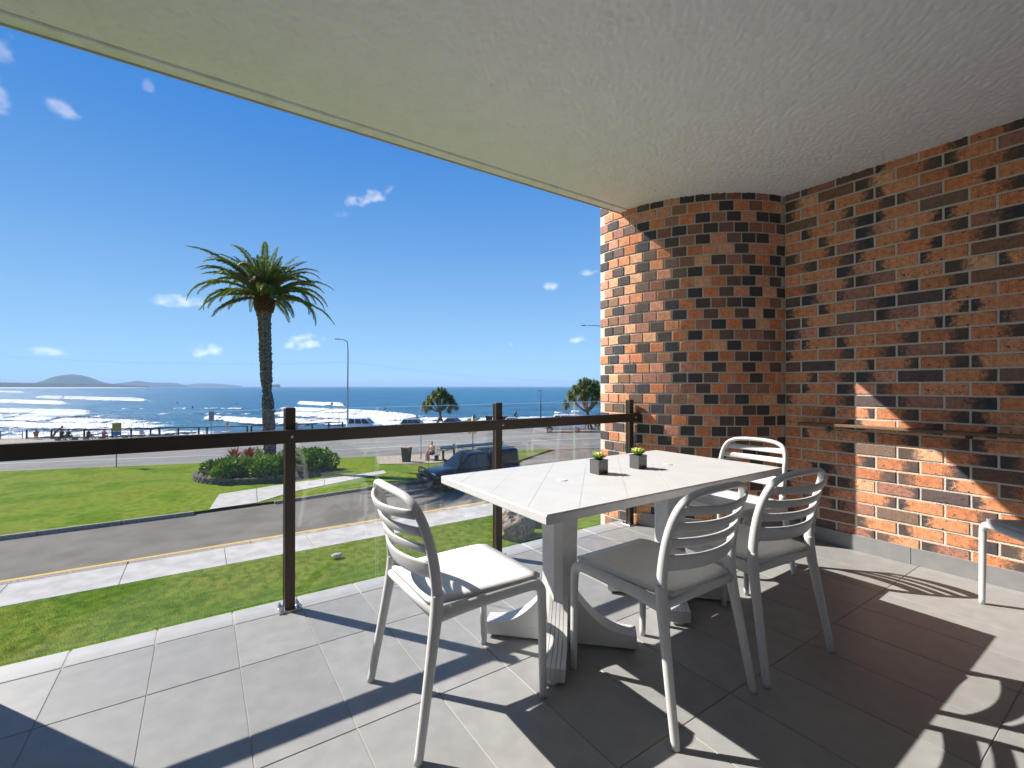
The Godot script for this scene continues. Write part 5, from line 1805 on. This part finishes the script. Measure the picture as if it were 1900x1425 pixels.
func build_street() -> void:
	var rng := RandomNumberGenerator.new()
	rng.seed = 3
	# promenade railing, bay by bay
	var line := [Vector2(-17.7, -80.2), Vector2(-15.2, -78.6), Vector2(-14.2, -78.1), Vector2(-12.0, -77.2), Vector2(-9.2, -76.0), Vector2(-7.3, -75.3), Vector2(-5.3, -74.5), Vector2(-4.4, -74.2), Vector2(-2.4, -73.4), Vector2(-0.2, -72.5), Vector2(0.7, -72.2), Vector2(5.2, -71.3), Vector2(5.7, -71.2), Vector2(8.4, -71.0), Vector2(10.8, -70.9), Vector2(13.3, -70.9), Vector2(15.6, -71.0), Vector2(17.6, -71.1)]
	var fence := thing("promenade_railing", "dark timber post and rail fence between promenade and sea", "fence", on_ground(line[0].x, line[0].y))
	var o := fence.position
	for k in line.size():
		var p := on_ground(line[k].x, line[k].y, 0.05) - o
		var b := MB.new()
		b.box(p + Vector3(0, 0.55, 0), Vector3(0.17, 1.14, 0.17), turned(20), 0.01)
		put(b.done(), "post", mats["dark_timber"], fence)
		if k and k != 12:
			var q := on_ground(line[k - 1].x, line[k - 1].y, 0.05) - o
			for h in [1.1, 0.12]:
				b = MB.new()
				var d := p - q
				var x := d.normalized()
				b.box((p + q) / 2 + Vector3(0, h, 0), Vector3(d.length() - 0.02, 0.11, 0.09), Basis(x, x.cross(Vector3(x.z, 0, -x.x)).normalized() * -1.0, Vector3(-x.z, 0, x.x).normalized() * 1.0).orthonormalized())
				put(b.done(), "rail", mats["dark_timber"], fence)
			b = MB.new()
			for w in 4:
				b.tube([q + Vector3(0, 0.3 + w * 0.2, 0), p + Vector3(0, 0.3 + w * 0.2, 0)], [0.006], 4)
			put(b.done(), "wires", mats["galvanised"], fence)
	var mesh_fence := thing("wire_fence", "thin wire pool-style fence at the far left of the promenade", "fence", on_ground(-26.5, -84.2))
	for k in 5:
		var p := on_ground(-26.5 + k * 2.1, -84.2 + k * 0.95, 0.06) - mesh_fence.position
		var b := MB.new()
		b.box(p + Vector3(0, 0.5, 0), Vector3(0.07, 1.0, 0.07))
		put(b.done(), "post", mats["dark_metal"], mesh_fence)
		if k < 4:
			var q := on_ground(-26.5 + (k + 1) * 2.1, -84.2 + (k + 1) * 0.95, 0.06) - mesh_fence.position
			b = MB.new()
			b.tube([p + Vector3(0, 0.98, 0), q + Vector3(0, 0.98, 0)], [0.018], 5)
			b.tube([p + Vector3(0, 0.12, 0), q + Vector3(0, 0.12, 0)], [0.018], 5)
			for s in range(1, 14):
				var e := p.lerp(q, s / 14.0)
				b.tube([e + Vector3(0, 0.12, 0), e + Vector3(0, 0.98, 0)], [0.009], 4)
			put(b.done(), "wire_panel", mats["dark_metal"], mesh_fence)
	# benches: a beam on two blocks
	var spots := [[Vector2(-14.1, -75.75), Vector2(-12.4, -74.6), "under the two seated figures"], [Vector2(-11.3, -73.85), Vector2(-9.8, -72.9), "left of the ochre and blue sign"], [Vector2(-7.7, -73.4), Vector2(-6.1, -72.4), "right of the ochre and blue sign"], [Vector2(-4.9, -72.7), Vector2(-3.6, -72.0), "nearest the palm"]]
	for s in spots:
		var a := on_ground(s[0].x, s[0].y, 0.06)
		var c := on_ground(s[1].x, s[1].y, 0.06)
		var t := thing("promenade_bench", "low backless beam bench on two blocks " + s[2], "bench", (a + c) / 2, 0.0, "beam benches on the promenade")
		var x := (c - a).normalized()
		var bas := Basis(x, Vector3.UP, x.cross(Vector3.UP))
		var b := MB.new()
		b.box(Vector3(0, 0.41, 0), Vector3((c - a).length() + 0.9, 0.09, 0.42), bas, 0.015)
		put(b.done(), "seat", mats["dark_timber"], t)
		for q in [a, c]:
			b = MB.new()
			b.box(q - t.position + Vector3(0, 0.18, 0), Vector3(0.45, 0.37, 0.4), bas, 0.03)
			put(b.done(), "block", mats["kerb"], t)
	# signs
	plate_sign("ochre and blue notice board on a tall pole at the lawn's edge", on_ground(-4.93, -42.74, 0.1), 0.42, 3.2, [[2.87, 0.6, 0.52, "sign_ochre", 0.0], [2.42, 0.28, 0.52, "sign_blue", 0.0]])
	plate_sign("tall grey sign plate seen from behind, above the promenade railing", on_ground(1.15, -70.9, 0.06), 0.2, 3.35, [[2.65, 1.3, 0.58, "sign_grey", 0.0]])
	plate_sign("short sign with red and white rings beside the promenade railing", on_ground(2.9, -70.6, 0.06), 0.2, 1.75, [[1.2, 1.25, 0.46, "sign_white", 0.0], [1.55, 0.3, 0.3, "sign_red", 0.0], [1.1, 0.3, 0.3, "sign_red", 0.0]])
	plate_sign("wide grey sign board behind the nearest balustrade post", on_ground(10.1, -68.2, 0.06), 0.3, 1.5, [[1.0, 0.95, 1.95, "sign_grey", 0.0]], 0.7)
	plate_sign("small pale notice fixed low before the promenade railing", on_ground(-6.2, -74.6, 0.06), 0.3, 0.9, [[0.62, 0.6, 0.45, "sign_white", 0.0]])
	plate_sign("thin bare pole standing left of the tall street light", on_ground(16.9, -70.3, 0.06), 0.0, 2.6, [])
	plate_sign("plain grey pole standing beside the wheelie bin", on_ground(13.6, -32.0, 0.12), 0.6, 2.9, [[2.75, 0.25, 0.3, "sign_white", 0.0]])
	var t := thing("hazard_marker", "twin bright yellow plates on a post beside the road", "sign", on_ground(19.7, -35.2, 0.05), -0.6)
	var b := MB.new(true)
	b.tube([Vector3(0.05, -0.1, -0.04), Vector3(0.05, 3.0, -0.04)], [0.06], 8)
	put(b.done(), "post", mats["sign_grey"], t)
	for s in [-1.0, 1.0]:
		b = MB.new()
		b.box(Vector3(s * 0.23, 2.1, 0), Vector3(0.33, 1.36, 0.02), Basis.IDENTITY, 0.004)
		put(b.done(), "plate", mats["sign_yellow"], t)
	# lights and wire
	street_light("tall grey street light with curved arm beside the white four-wheel drive", on_ground(17.67, -68.5, 0.05), 13.1, Vector3(-1.1, 0.1, -0.6), 0.13, mats["galvanised"])
	street_light("street light whose arm reaches out from behind the curved brick wall", on_ground(51.6, -49.6, 0.0), 14.9, Vector3(-2.7, 0.1, -1.9), 0.13, mats["galvanised"])
	var lp := thing("lamp_post", "slim black lamp post with flat side arm on the knoll", "street light", on_ground(49.8, -64.2, -0.1))
	b = MB.new(true)
	b.tube([Vector3(0, -0.1, 0), Vector3(0, 2.4, 0), Vector3(0, 5.9, 0)], [0.11, 0.09, 0.05], 8)
	put(b.done(), "pole", mats["dark_metal"], lp)
	b = MB.new()
	b.box(Vector3(-0.33, 5.4, 0.0), Vector3(0.85, 0.12, 0.2), turned(34), 0.02)
	put(b.done(), "lamp_head", mats["dark_metal"], lp)
	var wire := MB.new(true)
	var ends := [Vector3(-40, 7.0, -92), Vector3(17.67, 4.75, -68.45), Vector3(92.6, 2.7, -76.0)]
	for k in 2:
		var pts := []
		for i in 21:
			var u := i / 20.0
			pts.append(ends[k].lerp(ends[k + 1], u) + Vector3(0, -1.4 * 4 * u * (1 - u), 0))
		wire.tube(pts, [0.009], 5)
	tag(put(wire.done(), "power_line", mats["sign_grey"], self), "thin power line strung past the tall street light", "cable")
	# bin, seat and table on the gravel pad
	var bins := [["wheelie_bin", "dark green wheelie bin on the gravel pad beside a grey pole", Vector3(12.2, 0, -31.4), 0.55, 1.05], ["bin_surround", "dark bin enclosure on the knoll left of the middle balustrade post", Vector3(41.9, 0, -68.8), 0.95, 1.3], ["bin_surround", "dark bin enclosure on the knoll right of the middle balustrade post", Vector3(43.6, 0, -66.4), 0.95, 1.25]]
	for e in bins:
		var s: float = e[3]
		var h: float = e[4]
		var bin := thing(e[0], e[1], "bin", on_ground(e[2].x, e[2].z, 0.13 if s < 0.6 else -0.1), 0.6)
		b = MB.new()
		var rings := []
		for q in [[0.0, 0.76], [0.06, 0.8], [h * 0.92, 1.0], [h * 0.93, 1.06], [h * 0.97, 1.06]]:
			var w: float = s / 2 * q[1]
			rings.append([Vector3(w, q[0], w), Vector3(w, q[0], -w), Vector3(-w, q[0], -w), Vector3(-w, q[0], w)])
		b.loft(rings)
		put(b.done(), "tub", mat("bin_green", lin(0.035, 0.035, 0.028), 0.6, 0.4), bin)
		b = MB.new()
		b.box(Vector3(0, h * 0.985, 0), Vector3(s * 1.04, h * 0.03, s * 1.06), Basis(Vector3.RIGHT, 0.04), 0.01)
		put(b.done(), "lid", mat("bin_lid", lin(0.28, 0.1, 0.09) if s < 0.6 else lin(0.04, 0.035, 0.03), 0.5, 0.4), bin)
	var seat := thing("timber_seat", "timber plank seat on the gravel pad under the shirtless person", "bench", on_ground(14.0, -31.0, 0.13), 0.2)
	b = MB.new()
	b.box(Vector3(0, 0.425, 0), Vector3(0.4, 0.06, 1.5), Basis.IDENTITY, 0.01)
	put(b.done(), "plank", mats["concrete_tan"], seat)
	for z in [-0.55, 0.55]:
		b = MB.new()
		b.box(Vector3(0, 0.2, z), Vector3(0.3, 0.4, 0.1))
		put(b.done(), "leg", mats["dark_timber"], seat)
	var pic := thing("picnic_table", "small timber picnic table with dark posts behind the blue ute", "table", on_ground(15.3, -30.9, 0.13), 0.5)
	b = MB.new()
	b.box(Vector3(0, 0.75, 0), Vector3(1.9, 0.08, 0.8), Basis.IDENTITY, 0.01)
	put(b.done(), "top", mats["concrete_tan"], pic)
	for x in [-0.7, 0.7]:
		b = MB.new()
		b.box(Vector3(x, 0.5, 0), Vector3(0.12, 1.0, 0.12))
		put(b.done(), "post", mats["dark_timber"], pic)
	# boulders and a pale stone on the near lawn
	for e in [["large brown boulder on the lawn behind the middle balustrade post", Vector3(9.2, -4.02, -13.2), Vector3(0.72, 0.58, 0.6), 3], ["brown boulder half hidden by the white table on the lawn", Vector3(10.1, -4.02, -14.4), Vector3(0.62, 0.5, 0.55), 8], ["small pale stone lying on the lawn near the footpath", Vector3(3.45, -4.0, -14.6), Vector3(0.16, 0.06, 0.12), 5]]:
		var rock := FastNoiseLite.new()
		rock.seed = e[3]
		rock.frequency = 0.9
		var m := MB.new()
		var rings := []
		for i in 15:
			var th := PI * (1.0 - i / 14.0)
			var ring := []
			for k in 20:
				var a := -TAU * k / 20
				var d := Vector3(sin(th) * cos(a), cos(th), sin(th) * sin(a))
				var r := 1.0 + 0.42 * rock.get_noise_3dv(d * 1.1) + 0.16 * rock.get_noise_3dv(d * 3.3)
				r = minf(r, 1.0 + 0.1 * sin(e[3] + d.x * 3.0))
				ring.append(d * r * e[2] + Vector3(0, e[2].y * 0.55, 0))
			rings.append(ring)
		m.loft(rings)
		tag(put(m.done(), "boulder" if e[2].x > 0.3 else "pale_stone", mats["boulder"] if e[2].x > 0.3 else mats["concrete"], self, e[1]), e[0], "rock")

# ------------------------------------------------------------------ sky
func cloud_cover() -> ImageTexture:
	var im := Image.create(4096, 2048, false, Image.FORMAT_RGBA8)
	im.fill(Color(1, 1, 1, 0))
	var rng := RandomNumberGenerator.new()
	rng.seed = 12
	var n := FastNoiseLite.new()
	n.seed = 21
	n.frequency = 0.045
	n.fractal_octaves = 5
	# bearing, elevation, half width, half height in degrees, slant, density
	var list := [[-10.3, 23.3, 1.5, 0.9, 0.1, 0.6], [-4.4, 27.2, 0.6, 0.7, 0.0, 0.3], [-14.4, 26.2, 1.4, 1.6, 0.0, 0.55], [-14.3, 22.6, 0.9, 1.5, 0.0, 0.5], [16.9, 21.5, 3.6, 0.9, -0.32, 0.85], [13.6, 19.4, 1.2, 0.5, -0.2, 0.25], [9.8, 5.0, 2.3, 1.05, -0.12, 1.0], [0.3, 3.6, 2.2, 0.8, -0.18, 0.75], [-1.6, 8.6, 2.8, 0.8, -0.1, 0.8], [-11.0, 3.0, 1.9, 0.5, 0.0, 0.6], [38.9, 12.2, 1.3, 0.7, -0.2, 0.8], [43.6, 13.8, 1.3, 0.5, -0.1, 0.7], [42.0, 5.7, 1.3, 0.5, -0.1, 0.75], [34.0, 5.2, 0.5, 0.3, 0.0, 0.3]]
	for k in 60:
		var az := rng.randf_range(55.0, 330.0)
		list.append([az, rng.randf_range(2.0, 40.0), rng.randf_range(0.8, 3.2), rng.randf_range(0.5, 1.1), rng.randf_range(-0.25, 0.1), rng.randf_range(0.4, 0.9)])
	for c in list:
		var s := 4096.0 / 360.0
		var cx: float = c[0] * s
		var cy: float = (90.0 - c[1]) * s
		var rx: float = c[2] * s * 0.85
		var ry: float = c[3] * s
		for y in range(int(cy - ry * 2.6), int(cy + ry * 2.6)):
			for x in range(int(cx - rx * 1.3), int(cx + rx * 1.3)):
				var u := (x - cx) / rx
				var v: float = (y - cy) / ry - u * c[4] * rx / ry
				var base := 1.0 - u * u - (v * v if v < 0 else v * v * 2.2)
				var a: float = clampf((base * 0.75 + n.get_noise_2d(x, y * 1.5) * 1.15) * 0.9, 0.0, 1.0) * smoothstep(-1.6, 0.6, base)
				if a > 0.01 and y >= 0 and y < 1020:
					var px := posmod(x, 4096)
					a = clampf(a * c[5], 0.0, 1.0)
					var old := im.get_pixel(px, y).a
					im.set_pixel(px, y, Color(1.0, 0.96, 0.94, maxf(a, old)))
	return ImageTexture.create_from_image(im)

# ------------------------------------------------------------------ the scene
func _ready() -> void:
	var cam := Camera3D.new()
	cam.name = "camera"
	cam.fov = 79.96
	cam.near = 0.05
	cam.far = 60000.0
	cam.position = Vector3(0, 1.18, 0)
	cam.rotation = Vector3(deg_to_rad(0.3), deg_to_rad(-34.2), 0)
	add_child(cam)
	cam.current = true
	var env := Environment.new()
	var sky_mat := ProceduralSkyMaterial.new()
	sky_mat.sky_top_color = lin(0.003, 0.095, 0.335)
	sky_mat.sky_horizon_color = lin(0.225, 0.4, 0.56)
	sky_mat.sky_curve = 0.185
	sky_mat.ground_bottom_color = lin(0.12, 0.15, 0.16)
	sky_mat.ground_horizon_color = lin(0.3, 0.42, 0.5)
	sky_mat.sky_cover = cloud_cover()
	sky_mat.sky_cover_modulate = lin(0.3, 0.25, 0.13)
	sky_mat.sun_angle_max = 3.0
	var sky := Sky.new()
	sky.sky_material = sky_mat
	env.background_mode = Environment.BG_SKY
	env.sky = sky
	env.background_energy_multiplier = 1.0
	env.tonemap_mode = Environment.TONE_MAPPER_LINEAR
	env.tonemap_exposure = 2.0
	env.fog_enabled = true
	env.fog_density = 0.00008
	env.fog_light_color = Color(0.72, 0.83, 0.97)
	env.sdfgi_enabled = true
	env.ssao_enabled = true
	env.ssil_enabled = true
	var we := WorldEnvironment.new()
	we.name = "world_environment"
	we.environment = env
	add_child(we)
	var sun := DirectionalLight3D.new()
	sun.name = "sun"
	sun.light_energy = 1.6
	sun.light_color = Color(1.0, 0.975, 0.935)
	sun.light_angular_distance = 0.5
	sun.shadow_enabled = true
	add_child(sun)
	sun.look_at_from_position(Vector3.ZERO, Vector3(0.495, -0.725, 0.713))
	make_materials()
	brick_materials()
	outdoor_materials()
	build_balcony()
	build_land()
	build_sea()
	build_far_land()
	build_furniture()
	build_palm()
	build_planter()
	build_pandanus("round-headed screw palm beside the sea left of the middle post", on_ground(34.1, -72.2, 0.0), 1.0, Vector2(3.1, 2.7), 2.9, 6)
	build_pandanus("broad screw palm partly hidden by the curved brick wall", on_ground(44.3, -46.6, 0.0), 1.05, Vector2(3.1, 2.5), 3.6, 7)
	var rng := RandomNumberGenerator.new()
	rng.seed = 61
	shrub("shrub", "dark round bush at the foot of the right screw palm", on_ground(47.0, -45.2, 0.0), Vector3(1.7, 1.5, 1.6), 1500, 0.3, Color(0.02, 0.045, 0.01), Color(0.07, 0.12, 0.03), rng, "bushes on the knoll")
	build_traffic()
	build_street()
	build_people()
	build_grass()
